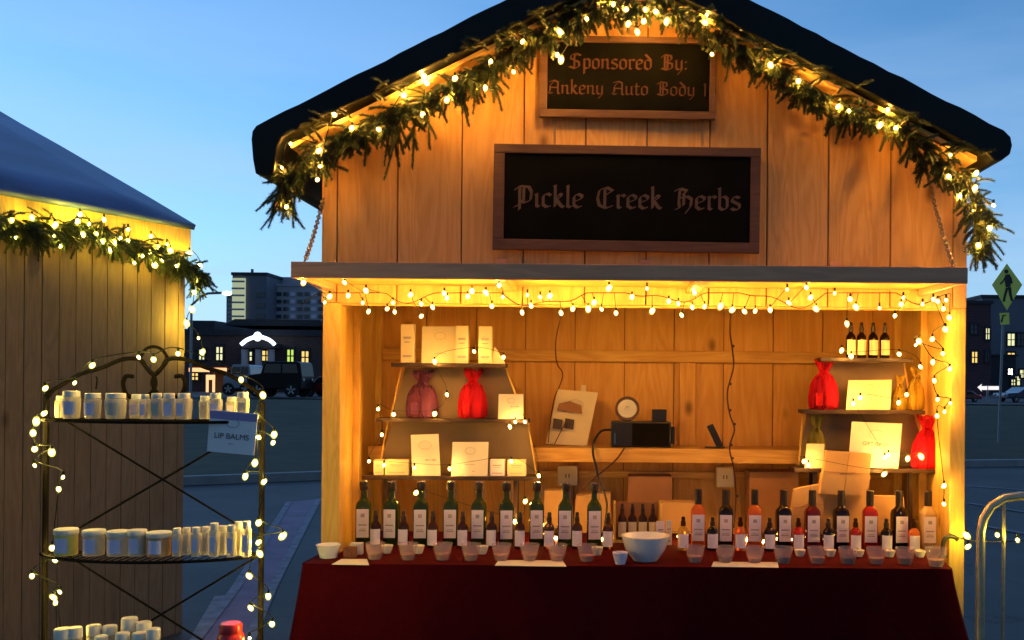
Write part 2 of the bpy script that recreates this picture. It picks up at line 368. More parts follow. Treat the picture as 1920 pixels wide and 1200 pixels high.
# ---------------------------------------------------------------- ground
def boundary(x):
    pts = [(-80, -8), (-14, 10.5), (-6.3, 14.3), (-4.65, 15.4), (6.86, 18.7), (30, 23), (200, 60)]
    for (a, b), (c, d) in zip(pts, pts[1:]):
        if x <= c: return b+(d-b)*(x-a)/(c-a)
    return 60
def rise(Y):
    s = min(1, max(0, (Y-19)/26)); return .72*(s*s*(3-2*s))
xs = [-1500, -400, -120, -60, -30, -20] + [x*2.5 for x in range(-6, 13)] + [40, 60, 120, 400, 1500]
ys = [-400, -60, -10, 0, 4, 8, 12, 16, 19, 21, 24, 27, 30, 33, 36, 39, 42, 45, 50, 60, 80, 150, 500, 2500]
mb = MB()
mb.add([(x, y, rise(y)) for y in ys for x in xs], [(j*len(xs)+i, j*len(xs)+i+1, (j+1)*len(xs)+i+1, (j+1)*len(xs)+i) for j in range(len(ys)-1) for i in range(len(xs)-1)])
tag(mb.build('ground', M['asphalt'], smooth=True), kind='structure')
mb = MB(); gx = [-60+2*i for i in range(66)]; rows = 14
vs = []
for x in gx:
    b0 = boundary(x)
    for j in range(rows+1):
        y = b0 + (41-b0)*j/rows
        e = .03 if 0 < j < rows else .01
        vs.append((x, y, rise(y)+.015+e+(random.uniform(-.02, .03) if 0 < j < rows else 0)))
mb.add(vs, [(i*(rows+1)+j, (i+1)*(rows+1)+j, (i+1)*(rows+1)+j+1, i*(rows+1)+j+1) for i in range(len(gx)-1) for j in range(rows)])
tag(mb.build('lawn', M['grass'], smooth=True), kind='structure')
mb = MB()
for i in range(len(gx)-1):
    x0, x1 = gx[i], gx[i+1]; a, b = boundary(x0), boundary(x1)
    mb.add([(x0, a-.18, .0), (x1, b-.18, .0), (x1, b, .0), (x0, a, .0), (x0, a-.18, .13), (x1, b-.18, .13), (x1, b, .13), (x0, a, .13)], [(4,5,6,7), (0,1,5,4), (2,3,7,6)])
tag(mb.build('kerb', M['kerb']), kind='structure')
def flat(name, poly, z, mat):
    m = MB(); m.add([(p[0], p[1], z) for p in poly], [list(range(len(poly)))]); return tag(m.build(name, mat), kind='structure')
q = [G(542, 942), G(598, 936), G(512, 1100), G(430, 1290), G(300, 1290), G(438, 1110)]
flat('path', q, .004, M['pathm'])
def linepoly(a, b, w):
    a, b = Vector(a), Vector(b); d = (b-a).normalized(); n = Vector((-d.y, d.x, 0))*w/2
    return [a-n, b-n, b+n, a+n]
mb = MB()
for (a, b) in [((598, 936), (512, 1100)), ((512, 1100), (430, 1290)), ((542, 942), (438, 1110)), ((438, 1110), (300, 1290)), ((412, 1120), (370, 1195)), ((1812, 944), (1925, 962)), ((1812, 912), (1925, 920)), ((1830, 985), (1925, 1003))]:
    p = linepoly(G(*a), G(*b), .07); mb.add([(v.x, v.y, .008+.001*len(mb.f)) for v in p], [(0,1,2,3)])
tag(mb.build('road_markings', M['line']), kind='structure')
flat('street', [(-90, 41.3), (90, 41.3), (90, 56), (-90, 56)], rise(50)+.02, M['asphalt'])

# ---------------------------------------------------------------- wire / bulb helpers
def catmull(pts, k=5):
    pts = [Vector(p) for p in pts]; out = []
    for i in range(len(pts)-1):
        p0 = pts[max(i-1, 0)]; p1 = pts[i]; p2 = pts[i+1]; p3 = pts[min(i+2, len(pts)-1)]
        for j in range(k):
            s = j/k
            out.append(.5*((2*p1)+(p2-p0)*s+(2*p0-5*p1+4*p2-p3)*s*s+(3*p1-p0-3*p2+p3)*s**3))
    out.append(pts[-1]); return out
_bulb = {}
def bulbmesh(key, size):
    k = (key, size)
    if k not in _bulb:
        m = MB(); m.mi = 0; m.ball((0, 0, 0), .0068*size, 6, 4, (1, 1, 1.25)); m.mi = 1; m.ball((0, 0, 0), .0118*size, 10, 6, (1, 1, 1.3))
        o = m.build('bulb', [M[key+'_core'], M[key+'_shell']], smooth=True); _bulb[k] = o.data; bpy.data.objects.remove(o)
    return _bulb[k]
def light_string(name, label, pts, key, wire=None, size=1., mat='wire', wr=.0022):
    root = thing(name, label, 'string lights', pts[0])
    wp = wire if wire is not None else catmull([p+Vector((0, .006, .022)) for p in pts], 5)
    m = MB(); m.tube(wp, wr, 6)
    for p in pts:
        near = min(wp, key=lambda q: (q-p).length)
        m.tube([near, (near+p)/2+Vector((0, 0, .004)), p+Vector((0, 0, .012*size))], wr*.8, 5)
        m.lathe([(.005, .010*size), (.005, .026*size)], p, 6)
    m.build('wire', M[mat], root, pts[0], smooth=True)
    for p in pts:
        b = bpy.data.objects.new('bulb', bulbmesh(key, size*random.choice((.85, 1., 1.15)) if False else size)); C.objects.link(b); b.parent = root
        b.location = p-pts[0]; b.rotation_euler = (random.uniform(-.8, .8), random.uniform(-.8, .8), 0)
        k = random.choice((.62, .8, .9, 1., 1.1, 1.25)); b.scale = (k, k, k*random.uniform(.9, 1.25))
    return root
def garland(name, label, path, n, spread, out, below=.75, drops=()):
    """fir garland: a twisted stem with many needle-covered sprigs"""
    path = catmull(path, 8); root = thing(name, label, 'garland', path[0])
    ms = MB(); ms.tube(path, .008, 6)
    mn = MB()
    def sprig(p, d, Ln, curve, wdt):
        d = d.normalized(); pos = p.copy(); steps = max(5, int(Ln/.0055)); line = [pos.copy()]
        mn.mi = 1 if random.random() < .28 else 0
        for i in range(steps):
            d = (d + curve/steps).normalized(); pos = pos + d*(Ln/steps); line.append(pos.copy())
            a = d.orthogonal().normalized(); b = d.cross(a); tt = i/steps
            ln = wdt*(1-.35*tt)
            ph = random.uniform(0, 6)
            for k in range(7):
                an = ph + k*2*PI/7 + random.uniform(-.4, .4)
                side = a*math.cos(an)+b*math.sin(an)
                tip = pos + (side*.85 + d*.7).normalized()*ln*random.uniform(.7, 1.2)
                wv = d.cross(side)*.0026
                mn.add([pos-wv, pos+wv, tip], [(0, 1, 2)])
        ms.tube(line[::3]+[line[-1]], .0022, 4)
    for i in range(n):
        p = random.choice(path) + Vector((random.uniform(-.035, .035), random.uniform(-.02, .02), random.uniform(-.05, .035)))
        d = Vector((random.uniform(-1, 1), 0, random.uniform(-1, 1)*.8-below*.6)) + out*random.uniform(.0, .9)
        sprig(p, d, spread*random.choice((.45, .55, .65, .8, 1.1)), Vector((random.uniform(-.6, .6), 0, -random.uniform(.2, 1.3))), .021)
    for (p, d, Ln) in drops:                     # hanging boughs: a main twig with side twigs, tied to the garland
        if Ln < .09:
            sprig(p, d, Ln, Vector((random.uniform(-.3, .3), 0, -.5)), .020); continue
        q = min(path, key=lambda v: (v-p).length)
        base = q.lerp(p, .35); sprig(base, d, Ln+(p-base).length*.8, Vector((random.uniform(-.3, .3), 0, -.5)), .026)
        for k in range(4):
            f = random.uniform(.1, .6); b_ = base + d.normalized()*Ln*f
            sprig(b_, d+Vector((random.choice((-1, 1))*random.uniform(.35, .9), random.uniform(-.4, .1), 0)), Ln*random.uniform(.3, .55), Vector((0, 0, -.6)), .024)
    ms.build('stem', M['stem'], root, path[0], smooth=True)
    mn.build('needles', [M['needle'], M['needle2']], root, path[0])
    return root

# ---------------------------------------------------------------- main market hut
HX0, HX1 = -1.406, 1.692; HY = 4.60; HB = 5.62; OPZ = 1.955
APX, APZ, SL = P(1180, -116, 4.3).x, P(1180, -116, 4.3).z, .506
def roofz(x, drop=0): return APZ - SL*abs(x-APX) - drop
hut = thing('market_hut', 'wooden market hut with steep dark roof and open lit counter', 'market hut', ((HX0+HX1)/2, HY, 0))
ho = hut.location
mb = MB()                                     # gable front, one board at a time with open grooves
seams = [HX0, P(632, 420, HY).x, P(745, 420, HY).x, P(865, 420, HY).x, P(981, 420, HY).x, P(1097, 420, HY).x, P(1212, 420, HY).x, P(1330, 420, HY).x, P(1438, 420, HY).x, P(1553, 420, HY).x, P(1670, 420, HY).x, P(1788, 420, HY).x, HX1]
for a, b in zip(seams, seams[1:]):
    a2, b2 = a+.003, b-.003
    poly = [(a2, OPZ), (b2, OPZ), (b2, roofz(b2, .12))]
    if a2 < APX < b2: poly.append((APX, roofz(APX, .12)))
    poly.append((a2, roofz(a2, .12)))
    mb.prism(poly, HY+random.uniform(-.0015, .0015), HY+.02)
mb.build('gable_wall', M['pine'], hut, ho, bevel=.003)
mb = MB(); mb.prism([(HX0+.01, OPZ+.01), (HX1-.01, OPZ+.01), (HX1-.01, roofz(HX1, .13)), (APX, roofz(APX, .13)), (HX0+.01, roofz(HX0, .13))], HY+.022, HY+.034)
mb.build('wall_backing', M['grooves'], hut, ho)
mb = MB(); mb.box(HX0+.09, HX1-.08, HY+.036, HY+.075, OPZ-.0, OPZ+.12); mb.build('header_beam', M['pineX'], hut, ho, bevel=.003)
mb = MB(); mb.box(HX0+.09, HX1-.08, HY+.004, HY+.034, OPZ-.012, OPZ-.001); mb.build('trim_strip', M['pineX'], hut, ho)
for (a, b) in ((HX0+.012, HX0+.098), (HX1-.078, HX1-.004)):
    mb = MB(); mb.box(a, b, HY-.003, HY+.09, 0, OPZ-.002); mb.build('corner_post', M['post'], hut, ho, bevel=.004)
for side, x in ((0, HX0), (1, HX1)):           # side walls, boards
    mb = MB(); y = HY+.094
    while y < HB:
        y2 = min(y+.2, HB)
        a, b = (x+.004, x+.022) if side == 0 else (x-.022, x-.004)
        mb.box(a, b, y+.0015, y2-.0015, 0, roofz(x, .15)); y += .2
    for yy in (5.1, HB-.05):
        if side == 0: mb.box(x+.023, x+.06, yy, yy+.04, .0, 2.3)
        else: mb.box(x-.06, x-.023, yy, yy+.04, 0, 2.3)
    mb.build('side_wall', M['post'], hut, ho, bevel=.002)
mb = MB(); x = HX0+.02; 
while x < HX1-.03:
    x2 = min(x+.29, HX1-.02); poly = [(x+.002, 0), (x2-.002, 0), (x2-.002, roofz(x2, .15)), (x+.002, roofz(x, .15))]
    mb.prism(poly, HB, HB+.018); x += .29
mb.build('back_wall', M['pine2'], hut, ho, bevel=.002)
mb = MB(); mb.prism([(HX0+.01, 0), (HX1-.01, 0), (HX1-.01, roofz(HX1, .16)), (APX, roofz(APX, .16)), (HX0+.01, roofz(HX0, .16))], HB+.021, HB+.03); mb.build('back_wall_backing', M['grooves'], hut, ho)
mb = MB(); z = P(1130, 660, HB-.1).z; mb.box(HX0+.062, HX1-.062, HB-.045, HB-.003, z-.055, z+.012)
mb.build('wall_rail', M['pineX'], hut, ho, bevel=.004)
for px in (1288, 905, 1590):
    mb = MB(); x = P(px, 760, HB).x; mb.box(x-.046, x+.046, HB-.038, HB-.002, 1.15, z-.057)
    mb.build('stud', M['pine2'], hut, ho, bevel=.003)
LEDZ = P(1240, 840, 5.35).z
mb = MB(); mb.box(HX0+.065, HX1-.065, 5.28, HB-.047, LEDZ-.032, LEDZ); mb.box(HX0+.065, HX1-.065, 5.262, 5.279, LEDZ-.075, LEDZ+.002)
mb.build('wall_ledge', M['pineX'], hut, ho, bevel=.003)
mb = MB(); z = P(1300, 890, HB).z; mb.box(HX0+.065, HX1-.065, HB-.05, HB-.004, z-.02, z+.02); mb.build('lower_rail', M['pineX'], hut, ho, bevel=.003)
mb = MB(); mb.box(HX0+.025, HX1-.025, HY+.1, HB-.002, .02, .06); mb.build('floor_boards', M['pine2'], hut, ho)
# roof: a tarp-covered slab, thick at the rake, hanging lower at the eaves
def rp(px, py): v = P(px, py, 4.3); return (v.x, v.z)
top = []; k = 26
for i in range(k+1):
    s = i/k; x, y = 1180-s*(1180-482), -116+s*(237+116)
    top.append(rp(x, y + (random.uniform(-1.6, 1.6) if 0 < i < k else 0)))
left = [rp(475, 247), rp(473, 262), rp(476, 300), rp(481, 327), rp(498, 331), rp(514, 327), rp(522, 275), rp(530, 258)]
under = [rp(530+s*(1180-530)/20, 258-s*(258+52)/20 + random.uniform(-2, 2)) for s in range(1, 20)] + [rp(1180, -52)]
under += [rp(1180+s*(1846-1180)/20, -52+s*(288+52)/20 + random.uniform(-2, 2)) for s in range(1, 20)]
right = [rp(1848, 289), rp(1862, 304), rp(1876, 302), rp(1892, 290), rp(1896, 274), rp(1893, 258), rp(1880, 245)]
topr = [rp(1880-s*700/k, 245-s*361/k + random.uniform(-1.6, 1.6)) for s in range(1, k)]
mb = MB(); outline = top+left+under+right+topr; n = len(outline)
yy = [4.285, 4.30, 4.8, 5.3, 5.85, 5.865]; vs = []
for j, Y in enumerate(yy):
    f = .985 if j in (0, len(yy)-1) else 1.
    for (x, z) in outline: vs.append((APX+(x-APX)*f if False else x, Y, z))
mb.add(vs, [(j*n+i, j*n+(i+1) % n, (j+1)*n+(i+1) % n, (j+1)*n+i) for j in range(len(yy)-1) for i in range(n)] + [list(range(n)), list(range(len(yy)*n-1, (len(yy)-1)*n-1, -1))])
mb.build('roof', M['tarp'], hut, ho, smooth=True, bevel=.006)
mb = MB()                                     # plywood soffit under the overhang
for sgn in (-1, 1):
    xe = (P(540, 270, 4.3).x if sgn < 0 else P(1838, 290, 4.3).x)
    a = [(APX, roofz(APX, .155)), (xe, roofz(xe, .155)), (xe, roofz(xe, .175)), (APX, roofz(APX, .175))]
    mb.prism(a, 4.34, HY-.004)
mb.build('soffit', M['ply'], hut, ho)
# awning flap on chains
AY = 4.0; AX0, AX1 = P(545, 500, AY).x, P(1815, 520, AY).x; AZ = 2.012
mb = MB(); mb.box(AX0+.006, AX1-.006, AY+.022, HY-.004, AZ+.03, AZ+.045); mb.build('awning_panel', M['ply'], hut, ho)
mb = MB(); mb.box(AX0, AX1, AY, AY+.02, AZ-.002, AZ+.066)
mb.box(AX0, AX0+.02, AY+.021, HY-.005, AZ, AZ+.064); mb.box(AX1-.02, AX1, AY+.021, HY-.005, AZ, AZ+.064)
mb.build('awning_frame', M['fascia'], hut, ho, bevel=.003)
for px in (930, 1320):
    mb = MB(); x = P(px, 540, AY).x; mb.box(x-.03, x+.03, AY+.024, HY-.01, AZ, AZ+.028); mb.build('awning_batten', M['pineX'], hut, ho, bevel=.003)
def chain(a, b, parent, off, sag=.02, link=.034, r=.0028, name='chain'):
    a, b = Vector(a), Vector(b); n = max(3, int((b-a).length/(link*.72))); m = MB()
    for i in range(n):
        s0, s1 = i/n, (i+1)/n; c = a.lerp(b, (s0+s1)/2)-Vector((0, 0, math.sin(PI*(s0+s1)/2)*sag))
        d = (b-a).normalized(); u = d.orthogonal().normalized(); v = d.cross(u)
        if i % 2: u, v = v, u
        pts = [c + d*math.cos(2*PI*k/10)*link*.52 + u*math.sin(2*PI*k/10)*link*.27 for k in range(10)]
        m.tube(pts, r, 5, closed=True)
    return m.build(name, M['chain'], parent, off, smooth=True)
chain(P(606, 372, HY-.01), P(572, 488, AY+.04), hut, ho); chain(P(1742, 340, HY-.01), P(1788, 500, AY+.04), hut, ho)
for px in (940, 1210, 1567):                   # hinge straps on the awning top
    mb = MB(); a = P(px, 492, HY-.02); mb.box(a.x-.025, a.x+.025, HY-.016, HY-.003, AZ+.05, AZ+.16); mb.build('hinge', M['fascia'], hut, ho, bevel=.002)

# ---------------------------------------------------------------- broad-nib blackletter
GL = {
'i': (.40, [[(0,.86),(.12,.98),(.12,.1),(.26,.02)]]),
'n': (.78, [[(0,.86),(.12,.98),(.12,.05)], [(.12,.8),(.42,.98),(.52,.85),(.52,.1),(.66,.02)]]),
'u': (.78, [[(0,.86),(.1,.95),(.1,.12),(.25,.02),(.5,.2)], [(.52,.98),(.52,.1),(.66,.02)]]),
'o': (.72, [[(.3,1),(.08,.82),(.08,.18),(.3,0)], [(.3,1),(.54,.82),(.54,.18),(.3,0)]]),
'c': (.62, [[(.5,.85),(.3,1),(.08,.82),(.08,.18),(.3,0),(.5,.12)]]),
'e': (.66, [[(.3,1),(.08,.82),(.08,.18),(.3,0),(.52,.14)], [(.3,1),(.52,.85),(.5,.65),(.1,.45)]]),
'r': (.58, [[(0,.86),(.12,.98),(.12,.1),(.26,.02)], [(.12,.8),(.35,1),(.5,.85)]]),
's': (.66, [[(.5,.88),(.28,1),(.1,.85),(.1,.65),(.5,.4),(.5,.15),(.28,0),(.05,.14)]]),
't': (.52, [[(.15,1.3),(.15,.12),(.3,0),(.46,.12)], [(0,.95),(.42,.95)]]),
'l': (.38, [[(.02,1.5),(.12,1.6),(.12,.1),(.28,.02)]]),
'k': (.70, [[(0,1.5),(.12,1.6),(.12,.05)], [(.12,.6),(.38,1),(.5,.85),(.18,.55)], [(.2,.55),(.45,.12),(.6,.02)]]),
'b': (.72, [[(0,1.5),(.12,1.6),(.12,.15),(.32,0),(.54,.18),(.54,.82),(.36,1),(.14,.85)]]),
'd': (.72, [[(.1,1.5),(.54,.95),(.54,.18),(.3,0),(.08,.18),(.08,.8),(.3,1),(.54,.85)]]),
'p': (.72, [[(0,.86),(.12,.98),(.12,-.5)], [(.12,.85),(.36,1),(.54,.82),(.54,.18),(.32,0),(.12,.12)]]),
'y': (.72, [[(0,.86),(.1,.98),(.1,.18),(.3,.02),(.52,.2)], [(.52,.98),(.52,0),(.2,-.45)]]),
':': (.4, [[(.1,.2),(.16,.1)], [(.1,.85),(.16,.75)]]),
'1': (.5, [[(0,1.2),(.15,1.4),(.15,0)]]),
'S': (1.12, [[(.95,1.3),(.6,1.5),(.2,1.35),(.15,1.0),(.8,.65),(.85,.25),(.5,0),(.05,.2)], [(.45,1.5),(.45,.0)], [(.65,1.4),(.3,.9)]]),
'B': (1.12, [[(.3,1.4),(.3,.1)], [(0,1.2),(.3,1.5),(.8,1.4),(.85,1.05),(.4,.8),(.9,.6),(.9,.2),(.5,0),(.05,.15)], [(.52,1.4),(.52,.1)]]),
'A': (1.12, [[(.1,1.3),(.5,1.5),(.85,1.3),(.85,.1),(1.0,0)], [(.5,1.4),(.2,.9),(.2,.3),(.0,.1)], [(.2,.7),(.85,.7)], [(.1,.05),(.4,.1)]]),
'P': (1.12, [[(.3,1.4),(.3,-.2)], [(0,1.2),(.3,1.5),(.8,1.45),(.95,1.1),(.9,.5),(.6,.3),(.3,.45)], [(.52,1.4),(.52,.4)], [(0,0),(.3,.15)]]),
'C': (1.12, [[(.95,1.25),(.6,1.5),(.2,1.3),(.1,.7),(.2,.2),(.6,0),(.95,.2)], [(.5,1.4),(.5,.1)], [(.5,.9),(.85,1.2)]]),
'H': (1.14, [[(0,1.3),(.3,1.5),(.7,1.35),(.5,1.1)], [(.3,1.4),(.25,.5),(.3,.1),(.05,0)], [(.3,.8),(.7,.95),(.95,.75),(.9,.2),(.6,-.3)], [(.52,1.2),(.52,.3)]]),
' ': (.62, [])}
def blackletter(text, x0, x1, zbase, xh, y, nib=.20):
    wd = sum(GL[c][0] for c in text); sx = (x1-x0)/wd; m = MB(); cur = x0; yy = y
    ns, nc = math.sin(math.radians(38)), math.cos(math.radians(38))
    for ch in text:
        adv, strokes = GL[ch]
        for st in strokes:
            for a, b in zip(st, st[1:]):
                yy -= .000012
                pa = Vector((cur+a[0]*sx, 0, zbase+a[1]*xh)); pb = Vector((cur+b[0]*sx, 0, zbase+b[1]*xh))
                h = Vector((nib*xh*.5*nc, 0, nib*xh*.5*ns))
                d = pb-pa
                if abs(d.x*h.z-d.z*h.x)/(d.length+1e-9) < xh*.035: h = Vector((-d.z, 0, d.x)).normalized()*xh*.04
                vs = [pa-h, pb-h, pb+h, pa+h]
                m.add([Vector((v.x, yy, v.z)) for v in vs], [(0,1,2,3)])
        cur += adv*sx
    return m
def text_mesh(s, size, name, mat, parent, loc, rx=PI/2, align='CENTER', bold=.0):
    cu = bpy.data.curves.new('t', 'FONT'); cu.body = s; cu.size = size; cu.align_x = align; cu.align_y = 'CENTER'; cu.offset = 0
    o = bpy.data.objects.new('t', cu); C.objects.link(o); dg = bpy.context.evaluated_depsgraph_get(); dg.update()
    me = bpy.data.meshes.new_from_object(o.evaluated_get(dg)); bpy.data.objects.remove(o)
    me.materials.clear(); me.materials.append(mat)
    r = bpy.data.objects.new(name, me); C.objects.link(r); r.parent = parent; r.location = loc; r.rotation_euler = (rx, 0, 0); return r

def board_sign(label, fr, inn, Y, lines, mat, tilt=.0):
    a = P(*fr[0], Y); b = P(*fr[1], Y)
    root = thing('sign_board', label, 'sign', ((a.x+b.x)/2, Y, (a.z+b.z)/2))
    o = Vector(root.location); c, d = P(*inn[0], Y), P(*inn[1], Y)
    m = MB()
    m.box(a.x, b.x, Y-.012, Y+.01, c.z, a.z); m.box(a.x, b.x, Y-.012, Y+.01, b.z, d.z)
    m.box(a.x, c.x, Y-.011, Y+.01, d.z+.0005, c.z-.0005); m.box(d.x, b.x, Y-.011, Y+.01, d.z+.0005, c.z-.0005)
    m.build('frame', M['signframe'], root, o, bevel=.003)
    m = MB(); m.box(c.x-.004, d.x+.004, Y-.002, Y+.006, d.z-.004, c.z+.004); m.build('panel', M['chalk'], root, o)
    for (txt, x0, x1, yb, xh, mt, nib) in lines:
        l = P(x0, yb, Y-.004); r = P(x1, yb, Y-.004)
        blackletter(txt, l.x, r.x, (l.z+r.z)/2, M_(xh, Y), Y-.0035, nib).build('lettering', mt, root, o)
    root.rotation_euler = (0, ROLL*.9, 0)
    return root
big = board_sign('large framed blackboard sign reading Pickle Creek Herbs above the awning', ((926, 272), (1424, 474)), ((946, 289), (1406, 454)), 4.555,
    [('Pickle Creek Herbs', 964, 1392, 391, 26, M['paintbig'], .26)], M)
small = board_sign('smaller framed blackboard sign reading Sponsored By, under the gable peak', ((1012, 68), (1342, 224)), ((1027, 80), (1330, 209)), 4.555,
    [('Sponsored By:', 1066, 1292, 130, 19, M['paintsmall'], .24), ('Ankeny Auto Body 1', 1027, 1330, 178, 17, M['paintsmall'], .22)], M)
for px, a, b, lab in ((1040, 226, 272, 'short rusty chain linking the two blackboards on the left'), (1317, 226, 272, 'short rusty chain linking the two blackboards on the right')):
    c = chain(P(px, a, 4.57), P(px, b, 4.57), None, P(px, a, 4.57), 0, .02, .0018, 'chain'); tag(c, lab, 'chain', 'chains between the blackboards')

# ---------------------------------------------------------------- garlands and light strings
GY = 4.36
gp = [(528,372),(540,345),(560,305),(598,285),(640,262),(690,238),(742,210),(800,182),(858,160),(905,128),(955,95),(1010,62),(1060,38),(1110,14),(1180,6),(1250,10),(1320,38),(1372,78),(1425,108),(1470,135),(1510,168),(1560,195),(1610,210),(1660,222),(1705,255),(1745,288),(1785,318),(1815,350),(1832,395),(1836,430),(1832,458)]
drops = []
for (px, py, dx, L_) in [(760,240,-.12,.24),(790,235,.0,.20),(745,235,-.3,.19),(812,225,.15,.14),(640,290,-.5,.10),(700,262,-.3,.12),(905,150,-.15,.15),(925,150,.5,.15),(870,190,.3,.12),(1362,100,.0,.13),(1505,150,-.2,.09),(1520,165,.3,.09),(1715,265,-.6,.12),(1740,275,-.2,.17),(1755,300,.2,.12),(1810,395,-.7,.12),(1838,430,.0,.14),(1848,360,.6,.12),(1850,385,1.2,.10),(540,345,-1.,.11),(530,360,-.6,.12),(560,370,.2,.12),(545,370,-.1,.10),(1830,440,.2,.13),(612,300,.2,.12)]:
    drops.append((P(px, py, GY-.01), Vector((dx, -.1, -1)), L_))
for k in range(150):
    side = random.random() < .5; u_ = random.random()
    if side: px, py, dx = 540+u_*620, 252-u_*306, 1
    else: px, py, dx = 1200+u_*640, -44+u_*330, -1
    if math.sin(px*.045)+math.sin(px*.021+1) < -.1: continue
    drops.append((P(px, py+random.uniform(-4, 12), 4.27), Vector((dx*random.choice((-1, 1, 1)), -.25, .5*random.choice((-1, 1, 1))+random.uniform(-.3, .3))), random.uniform(.05, .085)))
garland('fir_garland', 'dark fir garland swagged along the main hut gable under the roof edge', [P(a, b, GY) for a, b in gp], 1450, .11, Vector((0, -1, 0)), drops=drops)
gb = [(537,388),(528,315),(545,270),(598,282),(600,312),(595,337),(627,215),(660,240),(710,243),(757,178),(795,143),(800,155),(793,215),(838,187),(853,147),(910,165),(920,115),(963,135),(980,78),(1050,60),(1045,103),(1052,112),(1100,35),(1130,10),(1150,8),(1173,18),(1178,45),(1195,60),(1207,40),(1210,18),(1230,22),(1250,40),(1325,28),(1322,42),(1335,102),(1390,52),(1445,122),(1497,152),(1572,200),(1592,208),(1650,235),(1665,206),(1680,240),(1782,290),(1780,330),(1830,325),(1828,353),(1800,368),(1863,385),(1826,395),(1855,428),(1835,460)]
light_string('light_string', 'warm fairy lights woven through the fir garland on the main hut gable', [P(a, b, GY-.05+random.uniform(-.02, .02)) for a, b in gb], 'gable', size=1.0)
aw = [(569,530),(609,567),(618,556),(646,530),(653,554),(686,545),(680,568),(691,584),(726,579),(737,568),(740,585),(770,553),(790,570),(790,593),(811,576),(833,550),(838,559),(877,556),(885,546),(911,549),(936,535),(922,574),(943,557),(979,586),(989,553),(996,573),(1013,557),(1031,555),(1052,587),(1074,579),(1103,579),(1114,567),(1128,580),(1142,540),(1155,587),(1185,557),(1213,541),(1223,583),(1254,565),(1272,569),(1278,591),(1298,576),(1302,548),(1321,575),(1351,574),(1373,581),(1396,584),(1416,583),(1444,581),(1476,543),(1479,568),(1512,539),(1520,558),(1530,579),(1565,550),(1594,561),(1605,576),(1649,578),(1690,571),(1694,558),(1678,592),(1730,570),(1750,561),(1758,565),(1774,563),(1769,579),(1780,596),(1773,618),(1588,607)]
def awY(y): return 4.08 if y <= 545 else (4.38 if y <= 565 else 4.42)
awp = [P(a, b, awY(b)) for a, b in aw]
wire = []
for i in range(121):
    px = 562+ (1782-562)*i/120; py = 553 + 15*math.sin(px/38.) + 7*math.sin(px/17.+1)+5*math.sin(px/71.)
    wire.append(P(px, max(py, 549), 4.38))
light_string('light_string', 'warm fairy lights drooping along the underside of the awning', awp, 'warm', wire=wire)
rs = [(1772,616),(1748,636),(1768,663),(1717,647),(1723,640),(1749,679),(1781,692),(1752,714),(1758,749),(1782,756),(1771,772),(1757,780),(1770,911),(1770,945)]
light_string('light_string', 'warm fairy lights hanging down the right corner post of the main hut', [P(a, b, 4.555) for a, b in rs], 'warm')
rs = [(1578,657),(1596,668),(1686,664),(1726,688),(1700,740),(1685,755),(1613,746),(1600,757),(1659,858),(1666,853),(1702,860),(1727,856),(1658,889),(1508,865),(1516,872)]
light_string('light_string', 'warm fairy lights draped over the right display shelves', [P(a, b, 4.90) for a, b in rs], 'warm', size=1.05, wr=.0012)
ls = [(944,670),(889,659),(815,678),(838,740),(815,776),(738,777),(709,767),(716,815),(692,865),(720,872),(777,877),(843,879),(959,865),(1010,892),(984,791),(966,791),(956,800)]
light_string('light_string', 'warm fairy lights draped over the left pyramid shelves', [P(a, b, 4.97) for a, b in ls], 'warm', size=.95, wr=.0012)
ts = [(780,924),(965,978),(985,940),(1027,985),(1042,1009),(1130,1011),(1272,1005),(1371,1010),(1402,1012),(1484,1012),(1511,1014),(1432,1016)]
light_string('light_string', 'warm fairy lights lying on the red cloth behind the bottles', [P(a, b, 4.97) for a, b in ts], 'warm', size=.95, wr=.0012)

# ---------------------------------------------------------------- neighbouring hut on the left
d = Vector((-2.68+3.16, 6.0-4.95, 0)).normalized(); nrm = Vector((d.y, -d.x, 0))
A = Vector((-2.68, 6.0, 0)); EAVE = 2.53
nh = thing('market_hut', 'neighbouring market hut at left with blue roof and narrow grey boards', 'market hut', A, rot=(0, 0, math.atan2(d.y, d.x)))
# local frame: x along the wall (negative = towards the camera), y = into the hut (-nrm)
def wbox(m, x0, x1, y0, y1, z0, z1): m.box(x0, x1, y0, y1, z0, z1)
mb = MB(); x = -2.6
while x < -.01:
    x2 = min(x+.098, 0); mb.box(x+.002, x2-.002, 0+random.uniform(-.0015, .0015), .018, 0, EAVE-.03); x += .098
mb.build('side_wall', M['side'], nh, bevel=.002)
mb = MB(); mb.box(-2.6, -.005, .02, .03, 0, EAVE-.05); mb.build('wall_backing', M['grooves'], nh)
mb = MB(); mb.box(-.02, 0, .031, 4.95, 0, EAVE-.031); mb.build('end_wall', M['side'], nh)
mb = MB(); mb.prism([(0, 0)]*0 or [(.031, EAVE-.03), (4.95, EAVE-.03), (2.5, EAVE+1.12)], -.02, 0, Matrix.Rotation(PI/2, 4, 'Z') @ Matrix.Diagonal((1, -1, 1, 1))); 
mb.build('gable', M['side'], nh)
mb = MB(); mb.box(-2.6, .02, -.022, -.003, EAVE-.15, EAVE-.0); mb.build('fascia', M['post'], nh, bevel=.002)
mb = MB()
for k in range(13):
    x0, x1 = -2.65+k*.2075, -2.65+(k+1)*.2075
    e0, e1 = random.uniform(-.006, .006), random.uniform(-.006, .006)
rx = [-2.65+i*.2 for i in range(14)]; rx[-1] = .03
